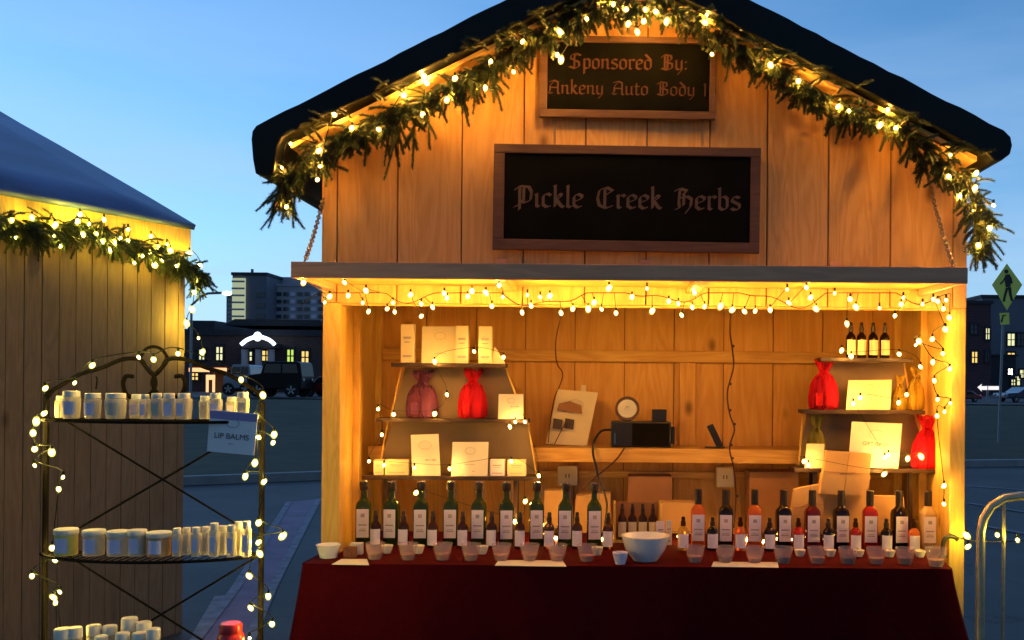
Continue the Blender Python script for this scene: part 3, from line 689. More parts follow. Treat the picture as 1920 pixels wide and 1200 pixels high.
for (ya, za, yb, zb) in ((-.045, EAVE-.02, 2.5, EAVE+1.20), (5.04, EAVE-.02, 2.5, EAVE+1.20)):
    vs = []
    for i, xx in enumerate(rx):
        for j in range(7):
            s = j/6; z = za+(zb-za)*s; z += random.uniform(-.004, .006) if 0 < j < 6 else 0
            vs.append((xx, ya+(yb-ya)*s, z+.02))
    nn = 7
    mb.add(vs, [(i*nn+j, (i+1)*nn+j, (i+1)*nn+j+1, i*nn+j+1) for i in range(len(rx)-1) for j in range(6)])
mb2 = mb; o = mb2.build('roof', M['tarp2'], nh, smooth=True); sm = o.modifiers.new('thick', 'SOLIDIFY'); sm.thickness = .035; sm.offset = 0
n0 = Vector(nrm)
lg = [(-60,408),(-15,412),(20,420),(60,428),(100,430),(140,430),(180,438),(220,448),(260,462),(300,478),(335,492),(358,506),(372,520)]
lpath = [RP(a, b, A+n0*.07, n0) for a, b in lg[:-2]] + [RP(358, 506, A+n0*.07, n0), RP(374, 522, A+n0*.10, n0)]
garland('fir_garland', 'green fir garland along the eave of the neighbouring hut at left', lpath, 700, .11, n0, below=.4)
lb = [(-25,432),(5,430),(30,445),(22,413),(60,408),(99,442),(113,461),(103,422),(145,415),(155,440),(150,402),(167,420),(181,438),(195,412),(193,453),(205,469),(225,447),(240,430),(240,452),(215,455),(252,493),(267,480),(281,474),(283,443),(296,463),(290,497),(305,486),(313,458),(320,470),(332,498)]
lb2 = [(355,475),(375,498),(369,525),(364,548),(360,580),(350,606),(372,634),(380,660)]
light_string('light_string', 'yellow fairy lights in the garland of the neighbouring hut', [RP(a, b, A+n0*.115, n0) for a, b in lb]+[RP(a, b, A+n0*.10, n0) for a, b in lb2], 'lemon', size=1.25)

# ---------------------------------------------------------------- table with red cloth
TZ = .76
tb = thing('folding_table', 'long folding table hidden under the red cloth', 'table', (.07, 4.6, 0))
mb = MB(); mb.box(-1.3, 1.45, 4.33, 5.22, TZ-.04, TZ-.006); mb.build('tabletop', M['plasticblack'], tb, tb.location)
for x in (-1.2, 1.35):
    for y in (4.42, 5.1):
        mb = MB(); mb.tube([(x, y, 0), (x, y, TZ-.04)], .016, 8); mb.build('leg', M['black'], tb, tb.location)
FL, FR = P(563, 1061, 4.3).x, P(1790, 1063, 4.3).x
mb = MB(); CZ = TZ
ny = 10; nx = 60
# top sheet: wide apron in front of the posts, narrower inside the hut
mb.plate([(FL+.01, 4.31), (FR-.01, 4.31), (1.575, 4.59), (-1.385, 4.59)], CZ-.004, CZ)
mb.plate([(-1.30, 4.5905), (1.55, 4.5905), (1.55, 5.26), (-1.30, 5.26)], CZ-.004, CZ-.0005)
# hanging skirt with folds, wrapping round both front corners
prof = [(FL-.02, 4.585), (FL+.0, 4.45), (FL+.004, 4.33), (FL+.02, 4.303)]
xs2 = [FL+.04+(FR-FL-.08)*i/nx for i in range(nx+1)]
line = [(-1.385, 4.588), (FL+.004, 4.45), (FL, 4.33), (FL+.015, 4.306)] + [(x, 4.30) for x in xs2] + [(FR-.012, 4.304), (FR, 4.33), (FR+.01, 4.45), (1.575, 4.588)]
vs = []; rows = 12; nl = len(line)
cxm = (FL+FR)/2
for j in range(rows+1):
    s = j/rows; z = CZ - .0005 - (CZ-.02)*s
    for i, (x, y) in enumerate(line):
        fold = math.sin(i*.55)*.022+math.sin(i*1.31+1)*.016+math.sin(i*.23)*.03+random.uniform(-.004,.004)
        out = s**1.2; k = max(-1, min(1, (x-cxm)/(FR-cxm)))
        edge = abs(k)**6
        rr = .0 if j else 0
        vs.append((x + k*edge*.20*out*(1 if k > 0 else .60), y - out*(.05+fold) - (.003 if j else 0), z-(.004 if j == 1 else 0)))
mb.add(vs, [(j*nl+i, j*nl+i+1, (j+1)*nl+i+1, (j+1)*nl+i) for j in range(rows) for i in range(nl-1)])
o = mb.build('tablecloth', M['cloth'], off=(.07, 4.3, 0), smooth=True); tag(o, 'dark red tablecloth hanging to the ground in front of the hut', 'tablecloth')

# ---------------------------------------------------------------- bottles
def fit(px0, px1, py0, py1, Y, zbase=None):
    a, b = P(px0, py1, Y), P(px1, py0, Y); return (a.x+b.x)/2, b.x-a.x, b.z-a.z, a.z
def tall_bottle(h, w, glass, topmat, spout):
    """square marasca bottle: body, neck, label; cap or pourer"""
    r = w/2; root = thing('oil_bottle', 'x', 'bottle'); m = MB()
    m.lathe([(r*.86, 0, 1), (r*.97, .006, 1), (r*.97, h*.60, 1), (r*.90, h*.655, .8), (r*.55, h*.715, .2), (r*.40, h*.75, 0), (r*.36, h*.86, 0), (r*.42, h*.865, 0), (r*.42, h*.885, 0)], n=24)
    m.build('glass_body', glass, root, smooth=True)
    m = MB(); yl = -r*.975-.0012; m.box(-r*.80, r*.80, yl, yl+.001, h*.12, h*.57); lb = m.build('label', M['lavlabel'], root)
    m = MB()
    for k, (z0, z1, ww) in enumerate([(.22, .235, .5), (.25, .26, .4), (.31, .33, .55), (.44, .50, .25)]): m.box(-r*ww, r*ww, yl-.0006, yl-.0001, h*z0, h*z1)
    m.build('print', M['print2'], lb)
    m = MB()
    if spout:
        m.lathe([(r*.50, h*.868), (r*.56, h*.885), (r*.60, h*.97), (r*.52, h), (r*.3, h)], n=14); m.build('cap', M['cap'], root, smooth=True)
        m = MB(); m.lathe([(r*.30, h), (r*.28, h*1.012), (r*.08, h*1.013)], n=10); m.lathe([(r*.52, h*.995), (r*.53, h*1.004), (r*.2, h*1.005)], n=12)
        m.build('pourer', M['steel'], root, smooth=True)
        m = MB(); m.tube([(r*.62, 0, h*.72), (r*.66, 0, h*.80), (r*.55, 0, h*.88)], .0018, 5); m.build('tag_string', M['steel'], root)
    else:
        m.lathe([(r*.50, h*.74), (r*.50, h*.99), (r*.42, h)], n=16); m.build('cap', topmat, root, smooth=True)
    return root
def small_bottle(h, w, glass, capmat, labmat=None):
    r = w/2; root = thing('small_bottle', 'x', 'bottle'); m = MB()
    m.lathe([(r*.9, 0), (r, .005), (r, h*.55), (r*.88, h*.62), (r*.45, h*.70), (r*.38, h*.73)], n=18); m.build('glass_body', glass, root, smooth=True)
    m = MB(); m.lathe([(r*.46, h*.72), (r*.46, h*.86), (r*.34, h*.87), (r*.36, h*.97), (r*.2, h)], n=14); m.build('cap', capmat, root, smooth=True)
    m = MB(); k = 10; vs = []
    for i in range(k+1):
        a = -PI/2-1.05+2.1*i/k
        for z in (h*.08, h*.50): vs.append((math.cos(a)*r*1.02, math.sin(a)*r*1.02, z))
    m.add(vs, [(2*i, 2*i+2, 2*i+3, 2*i+1) for i in range(k)]); lb = m.build('label', labmat or M['lavlabel'], root, smooth=True)
    return root
BY = 4.84
tpl = None
bx = [682,735,790,845,898,950,1006,1060,1114]
for i, px in enumerate(bx):
    x, wd, h, _ = fit(px-14.5, px+14.5, 905+ i*.9, 1022, BY)
    if tpl is None: tpl = tall_bottle(h, wd, M['green'], M['cap'], True); o = tpl
    else: o = copy_tree(tpl)
    o.location = (x, BY+random.uniform(-.01, .01), TZ); o.rotation_euler = (0, 0, random.uniform(-.12, .12))
    tag(o, f'tall dark green oil bottle with lavender label, {ORD[i+1]} from the left end of the table', 'bottle', 'tall green oil bottles in the left row')
tpl = None
sx = [704,757,812,868,922,975,1030,1082,1140]
for i, px in enumerate(sx):
    x, wd, h, _ = fit(px-10.5, px+10.5, 958, 1026, 4.76)
    if tpl is None: tpl = small_bottle(h, wd, M['amber'], M['cap']); o = tpl
    else: o = copy_tree(tpl)
    o.location = (x, 4.755+random.uniform(-.01, .01), TZ); o.rotation_euler = (0, 0, random.uniform(-.2, .2))
    tag(o, f'small amber bottle with black cap between tall green bottles, {ORD[i+1]} from the left', 'bottle', 'small amber bottles in the left row')
rt = [(1309,'orange','orange'),(1361,'dark','near black'),(1415,'orange','orange brown'),(1469,'dark','near black'),(1523,'dkred','dark red'),(1577,'dark','near black'),(1631,'redliq','red'),(1686,'dark','near black'),(1740,'pale','pale golden')]
for i, (px, mt, cn) in enumerate(rt):
    x, wd, h, _ = fit(px-14.5, px+14.5, 915, 1023, BY)
    o = tall_bottle(h, wd, M[mt], M['cap'], False); o.location = (x, BY, TZ); o.rotation_euler = (0, 0, random.uniform(-.1, .1))
    tag(o, f'tall square bottle of {cn} vinegar with black cap, {ORD[i+1]} in the right row', 'bottle', 'tall square bottles in the right row')
rsm = [(1281,'yellow','yellow'),(1336,'dark','near black'),(1388,'orange','orange'),(1443,'dark','near black'),(1497,'redliq','bright red'),(1553,'dark','near black'),(1604,'redliq','red'),(1662,'dark','near black'),(1714,'orange','orange')]
for i, (px, mt, cn) in enumerate(rsm):
    x, wd, h, _ = fit(px-11, px+11, 966, 1028, 4.75)
    o = small_bottle(h, wd, M[mt], M['cap'] if mt == 'dark' else M['amber']); o.location = (x, 4.75, TZ)
    tag(o, f'small {cn} bottle with pale label between tall square bottles, {ORD[i+1]} in the right row', 'bottle', 'small bottles in the right row')

# display rack of amber bottles in the middle of the table
x0, x1 = P(1150, 1010, 4.98).x, P(1240, 1010, 4.98).x; hh = P(1190, 942, 4.98).z-TZ
rk = thing('bottle_crate', 'small wooden crate holding amber bottles in the middle of the table', 'crate', ((x0+x1)/2, 4.98, TZ)); ro = rk.location
mb = MB(); mb.box(x0, x0+.012, 4.93, 5.06, TZ, TZ+hh); mb.box(x1-.012, x1, 4.93, 5.06, TZ, TZ+hh); mb.build('side', M['post'], rk, ro, bevel=.002)
mb = MB(); mb.box(x0+.013, x1-.013, 5.05, 5.059, TZ, TZ+hh-.006); mb.build('back_panel', M['kraftdark'], rk, ro)
mb = MB(); mb.box(x0+.013, x1-.013, 4.93, 5.049, TZ+.001, TZ+.012); mb.build('base', M['post'], rk, ro)
for i in range(4):
    x = x0+.045+i*(x1-x0-.09)/3; h = hh*.92
    o = small_bottle(h, .048, M['amber'], M['cap'], M['cream']); o.location = (x, 4.972, TZ+.0125)
    tag(o, f'amber bottle with cream label in the wooden crate, {ORD[i+1]} from left', 'bottle', 'amber bottles in the wooden crate')
def carton(label, px0, px1, py0, py1, Y, mat, dpt=None, zb=None, rz=0, name='small_box', cat='box', group=None, printed=True):
    x, wd, h, z = fit(px0, px1, py0, py1, Y)
    if zb is not None: h = h + z-zb; z = zb
    dpt = dpt or wd*.7
    root = thing(name, label, cat, (x, Y+dpt/2, z), group, (0, 0, rz)); m = MB()
    m.box(-wd/2, wd/2, -dpt/2, dpt/2, 0, h); m.build('carton', mat, root, bevel=.0015)
    if printed:
        m = MB(); m.box(-wd*.3, wd*.3, -dpt/2-.001, -dpt/2-.0002, h*.62, h*.68); m.box(-wd*.22, wd*.22, -dpt/2-.001, -dpt/2-.0002, h*.52, h*.55); m.box(-wd*.34, wd*.34, -dpt/2-.001, -dpt/2-.0002, h*.14, h*.2)
        m.build('print', M['print2'], root)
    return root
carton('pale narrow carton leaning beside the wooden crate', 1231, 1246, 978, 1012, 4.88, M['lavlabel'], zb=TZ)
carton('second pale narrow carton right of the wooden crate', 1249, 1260, 976, 1014, 4.88, M['white'], zb=TZ)

# white bowl, dips, paper strips, bread
def bowl(name, label, px, py_top, py_bot, wpx, Y, mat, cat='bowl', thick=.004, fill=None, group=None, flare=.62):
    x, wd, h, z = fit(px-wpx/2, px+wpx/2, py_top, py_bot, Y); r = wd/2; h = max(h, .02)
    root = thing(name, label, cat, (x, Y, TZ+.0005), group); m = MB()
    m.lathe([(r*flare*.8, 0), (r*flare, .001), (r*.82, h*.45), (r*.97, h*.9), (r, h), (r-thick, h), (r*.94-thick, h*.88), (r*.80-thick, h*.46), (r*flare-thick, thick), (.001, thick)], n=28, cap=False)
    m.add([(0, 0, 0)]+[(math.cos(2*PI*k/28)*r*flare*.8, math.sin(2*PI*k/28)*r*flare*.8, 0) for k in range(28)], [(0, k+1, (k+1) % 28+1) for k in range(28)])
    m.build('bowl_body', mat, root, smooth=True)
    if fill:
        m = MB(); m.lathe([(r*flare*.85, thick+.001), (r*.70, h*.38), (.002, h*.40)], n=20); m.build('contents', fill, root, smooth=True)
    return root
bowl('serving_bowl', 'white ceramic bowl in the middle of the red table', 1210, 1008, 1054, 92, 4.46, M['ceramic'], flare=.5, thick=.008)
bowl('sauce_cup', 'small grey cup touching the white ceramic bowl', 1163, 1034, 1056, 30, 4.36, M['lavlabel'], cat='cup')
cups = [703,765,830,883,940,993,1045,1100]
for i, px in enumerate(cups):
    bowl('dip_cup', f'clear plastic dip cup on the red cloth, {ORD[i+1]} of the left row', px, 1024, 1055, 38, 4.42, M['cup'], cat='cup', thick=.0015, fill=M['oil'], group='clear dip cups along the table edge')
cups = [1303,1360,1415,1468,1532,1590,1643,1697]
for i, px in enumerate(cups):
    bowl('dip_cup', f'clear plastic dip cup on the red cloth, {ORD[i+1]} of the right row', px, 1027, 1057, 38, 4.42, M['cup'], cat='cup', thick=.0015, fill=M['dark'] if i % 2 else M['oil'], group='clear dip cups along the table edge')
bowl('dip_cup', 'larger clear tumbler at the right end of the table edge', 1755, 1029, 1064, 42, 4.37, M['cup'], cat='cup', thick=.002, fill=M['pale'], group='clear dip cups along the table edge')
for i, px in enumerate([726,785,905,1120]):
    bowl('sample_pot', f'tiny white pot behind the dip cups, {ORD[i+1]} from left', px, 1018, 1033, 22, 4.58, M['lid'], cat='pot', group='tiny white pots behind the dip cups', fill=M['oil'])
for i, px in enumerate([1500,1557,1610,1668,1725]):
    bowl('sample_pot', f'tiny pale pot behind the right dip cups, {ORD[i+1]} from left', px, 1022, 1034, 22, 4.60, M['lid'], cat='pot', group='tiny pale pots behind the right dip cups', fill=M['dkred'])
bowl('crumb_bowl', 'shallow white dish at the left end of the table', 616, 1022, 1046, 46, 4.46, M['ceramic'], cat='dish', flare=.7)
carton('dark brown bread cube at the left end of the table', 643, 666, 1026, 1046, 4.45, M['bread'], zb=TZ+.001, name='bread_cube', cat='bread', printed=False)
carton('white napkin pack behind the brown bread cube', 656, 678, 1019, 1040, 4.53, M['white'], zb=TZ+.001, name='napkin_pack', cat='napkins', printed=False)
def strip(label, a, b, c, d):
    q = [G(*a, TZ+.003), G(*b, TZ+.003), G(*c, TZ+.003), G(*d, TZ+.003)]; m = MB()
    m.plate([(v.x, v.y) for v in q], TZ+.001, TZ+.003); o = m.build('paper_strip', M['white'], off=(q[0].x, q[0].y, TZ)); return tag(o, label, 'paper', 'white paper strips on the table edge')
strip('white paper strip under three dip cups in the left half', (928, 1060), (1062, 1062), (1055, 1051), (935, 1050))
strip('white paper strip under dip cups in the right half', (1334, 1062), (1460, 1064), (1458, 1054), (1338, 1053))
strip('white paper strip beside the shallow dish at left', (622, 1058), (692, 1059), (688, 1048), (640, 1048))
# dark hooked clip at the right end
b0 = P(1768, 1028, 4.6); b0.z = TZ
rt_ = thing('cable_clamp', 'dark hooked clamp standing at the right end of the table', 'clamp', b0)
mb = MB(); mb.tube(catmull([b0+Vector((0, 0, .0)), b0+Vector((.0, 0, .06)), b0+Vector((.015, 0, .095)), b0+Vector((.05, 0, .10)), b0+Vector((.07, 0, .085))], 5), .011, 10); mb.build('hook', M['plasticblack'], rt_, b0, smooth=True)
mb = MB(); mb.lathe([(.022, 0), (.022, .008), (.014, .012)], b0, 14); mb.build('base', M['plasticblack'], rt_, b0, smooth=True)

# ---------------------------------------------------------------- pyramid display units
def display(label, Y, shelves, legs):
    """shelves: (px0, px1, py) from top down ; dark shelves, slanted back panel and two leaning side rails"""
    zs = [P((a+b)/2, y, Y).z for a, b, y in shelves]
    xa = [(P(a, y, Y).x, P(b, y, Y).x) for a, b, y in shelves]
    root = thing('display_stand', label, 'display stand', ((xa[-1][0]+xa[-1][1])/2, Y, TZ)); o = root.location
    n = len(zs)
    for i in range(n):
        dp = .10+.03*i; m = MB(); m.box(xa[i][0], xa[i][1], Y, Y+dp, zs[i]-.021, zs[i]); m.build('shelf', M['shelf'], root, o, bevel=.002)
        if i: 
            pa, pb = xa[i-1], xa[i]; ins = .05
            m = MB(); y0 = Y+dp+.004
            m.add([(pb[0]+ins, y0, zs[i]), (pb[1]-ins*.6, y0, zs[i]), (pa[1]-.015, y0-.02, zs[i-1]-.022), (pa[0]+.05, y0-.02, zs[i-1]-.022),
                   (pb[0]+ins, y0+.006, zs[i]), (pb[1]-ins*.6, y0+.006, zs[i]), (pa[1]-.015, y0-.014, zs[i-1]-.022), (pa[0]+.05, y0-.014, zs[i-1]-.022)],
                  [(0,1,2,3), (4,5,6,7), (0,1,5,4), (2,3,7,6), (1,2,6,5), (0,3,7,4)])
            m.build('back_panel', M['panel'], root, o)
            for s in (0, 1):
                m = MB(); pA = Vector((pa[s]+(.03 if s == 0 else -.012), Y+dp-.01, zs[i-1]-.022)); pB = Vector((pb[s]+(.05 if s == 0 else -.03), Y+dp-.01, zs[i]))
                m.tube([pA, pB], .006, 4); m.build('side_rail', M['post'], root, o)
    for x in legs:
        m = MB(); m.box(x-.01, x+.01, Y+.02, Y+.04, TZ, zs[-1]-.022); m.box(x-.01, x+.01, Y+.12, Y+.14, TZ, zs[-1]-.022); m.build('leg', M['shelf'], root, o)
    return zs
UL = 5.02
zl = display('dark three tier pyramid stand on the left of the counter', UL, [(733, 948, 681), (705, 990, 785), (678, 1012, 893)], [P(720, 950, UL).x, P(965, 950, UL).x])
UR = 4.97
zr = display('dark three tier pyramid stand on the right of the counter', UR, [(1538, 1712, 671), (1505, 1735, 769), (1490, 1776, 879)], [P(1530, 950, UR).x, P(1710, 950, UR).x])
def card(label, quad, Y, lines=(), mat='white', lean=.12, name='price_card', zb=None, band=None):
    """quad: bottom-left, bottom-right, top-right, top-left pixels; a leaning card about 3 mm thick"""
    bl, br, tr, tl = [P(a, b, Y) for a, b in quad]
    if zb is not None:
        dz = zb-min(bl.z, br.z); bl.z += dz; br.z += dz
    hgt = ((tl-bl).length+(tr-br).length)/2
    for v in (tl, tr): v.y += lean*hgt
    tr = tl+(br-bl)+(tr-tl-(br-bl))*.5; tl = tl-(tr-tl-(br-bl))*.0
    o = (bl+br)/2; root = thing(name, label, 'card', o); m = MB(); t = Vector((0, .003, 0))
    m.add([bl, br, tr, tl, bl+t, br+t, tr+t, tl+t], [(0,1,2,3), (4,5,6,7), (0,1,5,4), (1,2,6,5), (2,3,7,6), (3,0,4,7)]); m.build('sheet', M[mat], root, o)
    ex = ((br-bl)+(tr-tl))/2; W = ex.length; ex.normalize(); ez = ((tl-bl)+(tr-br)).normalized(); H = hgt; nn = ex.cross(ez).normalized()
    rot = Matrix((ex, ez, nn)).transposed().to_4x4(); c0 = (bl+br+tr+tl)/4
    if band:
        m = MB(); p = [bl.lerp(tl, band), br.lerp(tr, band), tr.lerp(br, .02), tl.lerp(bl, .02)]; f = Vector((0, -.0012, 0)); m.add([v+f for v in p], [(0,1,2,3)]); m.build('header_band', M['lavband'], root, o)
    if hgt > .12 and W > .1:
        m = MB(); rr = hgt*.10; m.tube([c0-o+ez*(H*(.22 if band else .24))+ex*rr*1.5*math.cos(2*PI*k/20)+ez*rr*math.sin(2*PI*k/20)+nn*.002 for k in range(20)], .0011, 4, closed=True)
        m.build('emblem', M['print2'], root)
    for (txt, u, v, size, bold) in lines:
        if txt[0] == '-':
            m = MB(); wd_ = len(txt)*size*.42; x_ = -wd_/2
            while x_ < wd_/2:
                w_ = size*random.choice((.35, .55, .8)); hh = size*random.uniform(.22, .42); a_ = c0-o+ex*(u*W+x_)+ez*(v*H)+nn*.002
                m.add([a_-ez*hh/2, a_+ex*w_-ez*hh/2, a_+ex*w_+ez*hh/2, a_+ez*hh/2], [(0,1,2,3)]); x_ += w_+size*.18
            m.build('print', M['print2'], root); continue
        tm = text_mesh(txt, size, 'lettering', M['print'], root, (0, 0, 0), bold=bold)
        tm.matrix_basis = Matrix.Translation(c0-o+ex*(u*W)+ez*(v*H)+nn*.004) @ rot
    return root
# left stand, top shelf
g = 'tall cream cartons on the top left shelf'
for lab, a, b, yt in (('tall cream carton at the left end of the top left shelf', 751, 776, 608), ('tall cream carton touching the wide card on the top left shelf', 854, 878, 611), ('tall cream carton at the right end of the top left shelf', 897, 922, 612)):
    carton(lab, a, b, yt, 682, UL+.005, M['cream'], zb=zl[0]+.001, group=g)
card('wide cream card standing on the top left shelf', [(790,681),(858,681),(858,612),(791,612)], UL+.045, [('---------', 0, -.25, .014, 0)], mat='cream', zb=zl[0]+.001, lean=.05)
mb = MB(); a = P(932, 660, UL+.05); mb.prism([(a.x-.03, zl[0]+.001), (a.x+.045, zl[0]+.001), (a.x-.01, zl[0]+.09)], UL+.04, UL+.07)
tag(mb.build('folded_leaflet', M['cream'], off=(a.x, UL+.05, zl[0])), 'small folded cream leaflet behind the rightmost tall carton', 'leaflet')
# organza bags with bottles inside
def gift_bag(label, px0, px1, py0, py1, Y, mat, zb, nb=2, glass='pale', labm='cream'):
    x, wd, h, z = fit(px0, px1, py0, py1, Y); h = h+z-zb; r = wd/2; dp = .55
    root = thing('organza_bag', label, 'gift bag', (x, Y+r*dp+.01, zb)); n = 28; m = MB(); vs = []
    prof = [(.80, 0), (.98, .04), (1., .25), (.92, .5), (.62, .68), (.26, .76), (.30, .80), (.50, .90), (.62, .99)]
    for j, (rr, zz) in enumerate(prof):
        for k in range(n):
            a = 2*PI*k/n; wv = 1+.06*math.sin(k*2.9+j)+(.22*math.sin(5*a+1) if zz > .74 else .04*math.sin(7*a))
            vs.append((math.cos(a)*r*rr*wv, math.sin(a)*r*dp*rr*wv, h*(zz+(.05*math.sin(3*a+.5) if zz > .85 else 0))))
    m.add(vs, [(j*n+k, j*n+(k+1) % n, (j+1)*n+(k+1) % n, (j+1)*n+k) for j in range(len(prof)-1) for k in range(n)]+[list(range(n-1, -1, -1))])
    m.build('bag_fabric', mat, root, smooth=True)
    m = MB(); m.tube([(math.cos(2*PI*k/14)*r*.29, math.sin(2*PI*k/14)*r*.29*dp*1.2, h*.765) for k in range(14)], .003, 6, closed=True)
    for s in (-1, 1): m.tube(catmull([(0, -r*.18, h*.765), (s*r*.2, -r*.3, h*.70), (s*r*.32, -r*.32, h*.55)], 4), .002, 5)
    m.build('ribbon', mat, root, smooth=True)
    for i in range(nb):
        bxx = (i-(nb-1)/2)*r*.78; m = MB(); rb = r*.34; hb = h*.66
        m.lathe([(rb*.9, .004), (rb, .01), (rb, hb*.62), (rb*.5, hb*.75), (rb*.4, hb)], (bxx, 0, 0), 14); b = m.build('bottle', M[glass], root, smooth=True)
        m = MB(); m.box(bxx-rb*.7, bxx+rb*.7, -rb-.0025, -rb-.0015, hb*.12, hb*.52); m.build('label', M[labm], b)
    return root
gift_bag('purple organza gift bag on the middle left shelf', 757, 818, 697, 786, UL+.01, M['purorg'], zl[1]+.001, labm='lavlabel')
gift_bag('red organza gift bag on the middle left shelf', 856, 911, 694, 786, UL+.01, M['redorg'], zl[1]+.001)
card('small white card with dark dot at the right end of the middle left shelf', [(934,784),(981,784),(981,739),(935,739)], UL-.004, [('---', .1, 0, .022, .0006)], zb=zl[1]+.001, lean=.03)
card('narrow tilted white card on the bottom left shelf', [(773,890),(826,890),(820,812),(769,816)], UL+.0, [('----', .12, -.12, .024, .0008)], zb=zl[2]+.001, lean=.08)
card('wide white card on the bottom left shelf', [(846,893),(914,893),(915,829),(848,829)], UL+.0, [('---------', 0, -.16, .014, .0002), ('--', .1, -.36, .012, 0)], zb=zl[2]+.001, lean=.05)
for lab, a, b, mt in (('small cream box at the left end of the bottom left shelf', 700, 719, 'cream'), ('wider cream box beside the narrow tilted card', 722, 766, 'cream'), ('small pale box right of the wide white card', 918, 946, 'lavlabel'), ('cream box at the right end of the bottom left shelf', 951, 986, 'cream')):
    carton(lab, a, b, 862, 893, UL+.03, M[mt], zb=zl[2]+.001, dpt=.05)
# right stand
for i, px in enumerate((1599, 1619, 1641, 1663)):
    x, wd, h, _ = fit(px-9.5, px+9.5, 605, 672, UR)
    o = small_bottle(h*1.0, wd, M['dark'], M['cap'], M['cream']); o.location = (x, UR+.04, zr[0]+.001)
    tag(o, f'dark bottle with cream label on the top right shelf, {ORD[i+1]} from left', 'bottle', 'dark bottles on the top right shelf')
gift_bag('bright red organza bag at the left end of the middle right shelf', 1521, 1577, 676, 770, UR+.0, M['redorg'], zr[1]+.001, glass='dark', labm='cream')
card('wide cream card on the middle right shelf', [(1586,768),(1669,768),(1671,711),(1592,713)], UR+.01, [('-------', .12, -.15, .013, 0)], mat='cream', zb=zr[1]+.001, lean=.06)
gift_bag('small gold organza bag on the middle right shelf', 1676, 1704, 706, 770, UR+.01, M['golorg'], zr[1]+.001, nb=1)
gift_bag('larger gold organza bag at the right end of the middle right shelf', 1704, 1738, 690, 770, UR-.0, M['golorg'], zr[1]+.001)
gift_bag('olive organza bag at the left end of the bottom right shelf', 1515, 1552, 782, 878, UR+.03, M['grnorg'], zr[2]+.001, nb=1)
card('small cream card in front of the olive organza bag', [(1509,868),(1543,868),(1546,833),(1513,832)], UR-.005, (), mat='cream', zb=zr[2]+.001, lean=.05)
card('white card reading GIFT BAGS on the bottom right shelf', [(1590,878),(1684,881),(1694,795),(1598,791)], UR+.015, [('GIFT BAGS', .0, .02, .028, .0007), ('------', .0, -.18, .012, 0)], zb=zr[2]+.001, lean=.05)
gift_bag('tall bright red organza bag at the right end of the bottom right shelf', 1716, 1773, 782, 880, UR-.02, M['redorg'], zr[2]+.001, glass='redliq')
# kraft boxes
def kraft(label, quad, Y, lean, mat='kraft', crease=True, name='cardboard_box', depth=.06):
    bl, br, tr, tl = [P(a, b, Y) for a, b in quad]
    for v in (tl, tr): v.y += lean
    root = thing(name, label, 'box', (bl+br)/2); o = root.location; m = MB(); t = Vector((0, depth, 0))
    vs = [bl, br, tr, tl]; m.add(vs+[v+t for v in vs], [(0,1,2,3), (4,5,6,7), (0,1,5,4), (1,2,6,5), (2,3,7,6), (3,0,4,7)]); m.build('carton', M[mat], root, o, bevel=.002)
    if crease:
        mid0, mid1 = (bl+br)/2, (tl+tr)/2; l0, r0 = bl.lerp(tl, .52), br.lerp(tr, .52); f = Vector((0, -.003, 0))
        m = MB(); m.tube([mid0+f, mid1+f], .0014, 4); m.tube([l0+f, r0+f], .0014, 4)
        c = bl.lerp(tr, .5); m.tube(catmull([c+Vector((-.04, -.004, -.01)), c+Vector((-.01, -.004, .004)), c+Vector((.015, -.004, -.005)), c+Vector((.05, -.004, .012))], 4), .0016, 4)
        m.build('crease', M['kraftdark'], root, o)
        m = MB(); w_ = (br-bl)*.49; hh_ = (tl-bl)*.46
        for s in (0, 1):
            p = (bl if s == 0 else (bl+br)/2+(br-bl)*.01); q = [p, p+w_, p+w_+hh_+Vector((0, -.006, 0)), p+hh_+Vector((0, -.006, 0))]; q = [v+Vector((0, -.002, 0)) for v in q]
            m.add(q, [(0,1,2,3)])
        m.build('flap', M[mat], root, o)
    return root
KY = 4.93
kraft('open kraft cardboard gift box leaning on the right stand', [(1537,926),(1626,930),(1638,852),(1552,846)], KY-.02, .03)
kraft('lower kraft box behind the right row of bottles', [(1480,1000),(1700,1000),(1697,932),(1490,925)], KY+.03, .02, crease=False, depth=.05)
kraft('small folded kraft flap box left of the leaning gift box', [(1482,990),(1540,990),(1552,905),(1490,918)], KY-.004, .02, crease=True, depth=.03)
kraft('brown cardboard box stored under the back ledge', [(1175,990),(1262,990),(1260,893),(1178,893)], 5.36, 0, 'kraftdark', False, depth=.15)
kraft('pale cardboard box stored under the ledge behind the green bottles', [(1020,990),(1070,990),(1058,920),(1020,920)], 5.3, 0, 'kraft', False, depth=.1)
kraft('yellowish cardboard box behind the crate of amber bottles', [(1075,1000),(1145,1000),(1145,925),(1080,930)], 5.3, 0, 'kraft', False, depth=.1)
kraft('low tan cardboard box behind the yellow bottle', [(1238,1000),(1306,1000),(1306,942),(1240,942)], 5.22, 0, 'kraft', False, depth=.1)
kraft('large dark cardboard box under the ledge at right', [(1405,1000),(1500,1000),(1498,885),(1406,885)], 5.36, 0, 'kraftdark', False, depth=.2)

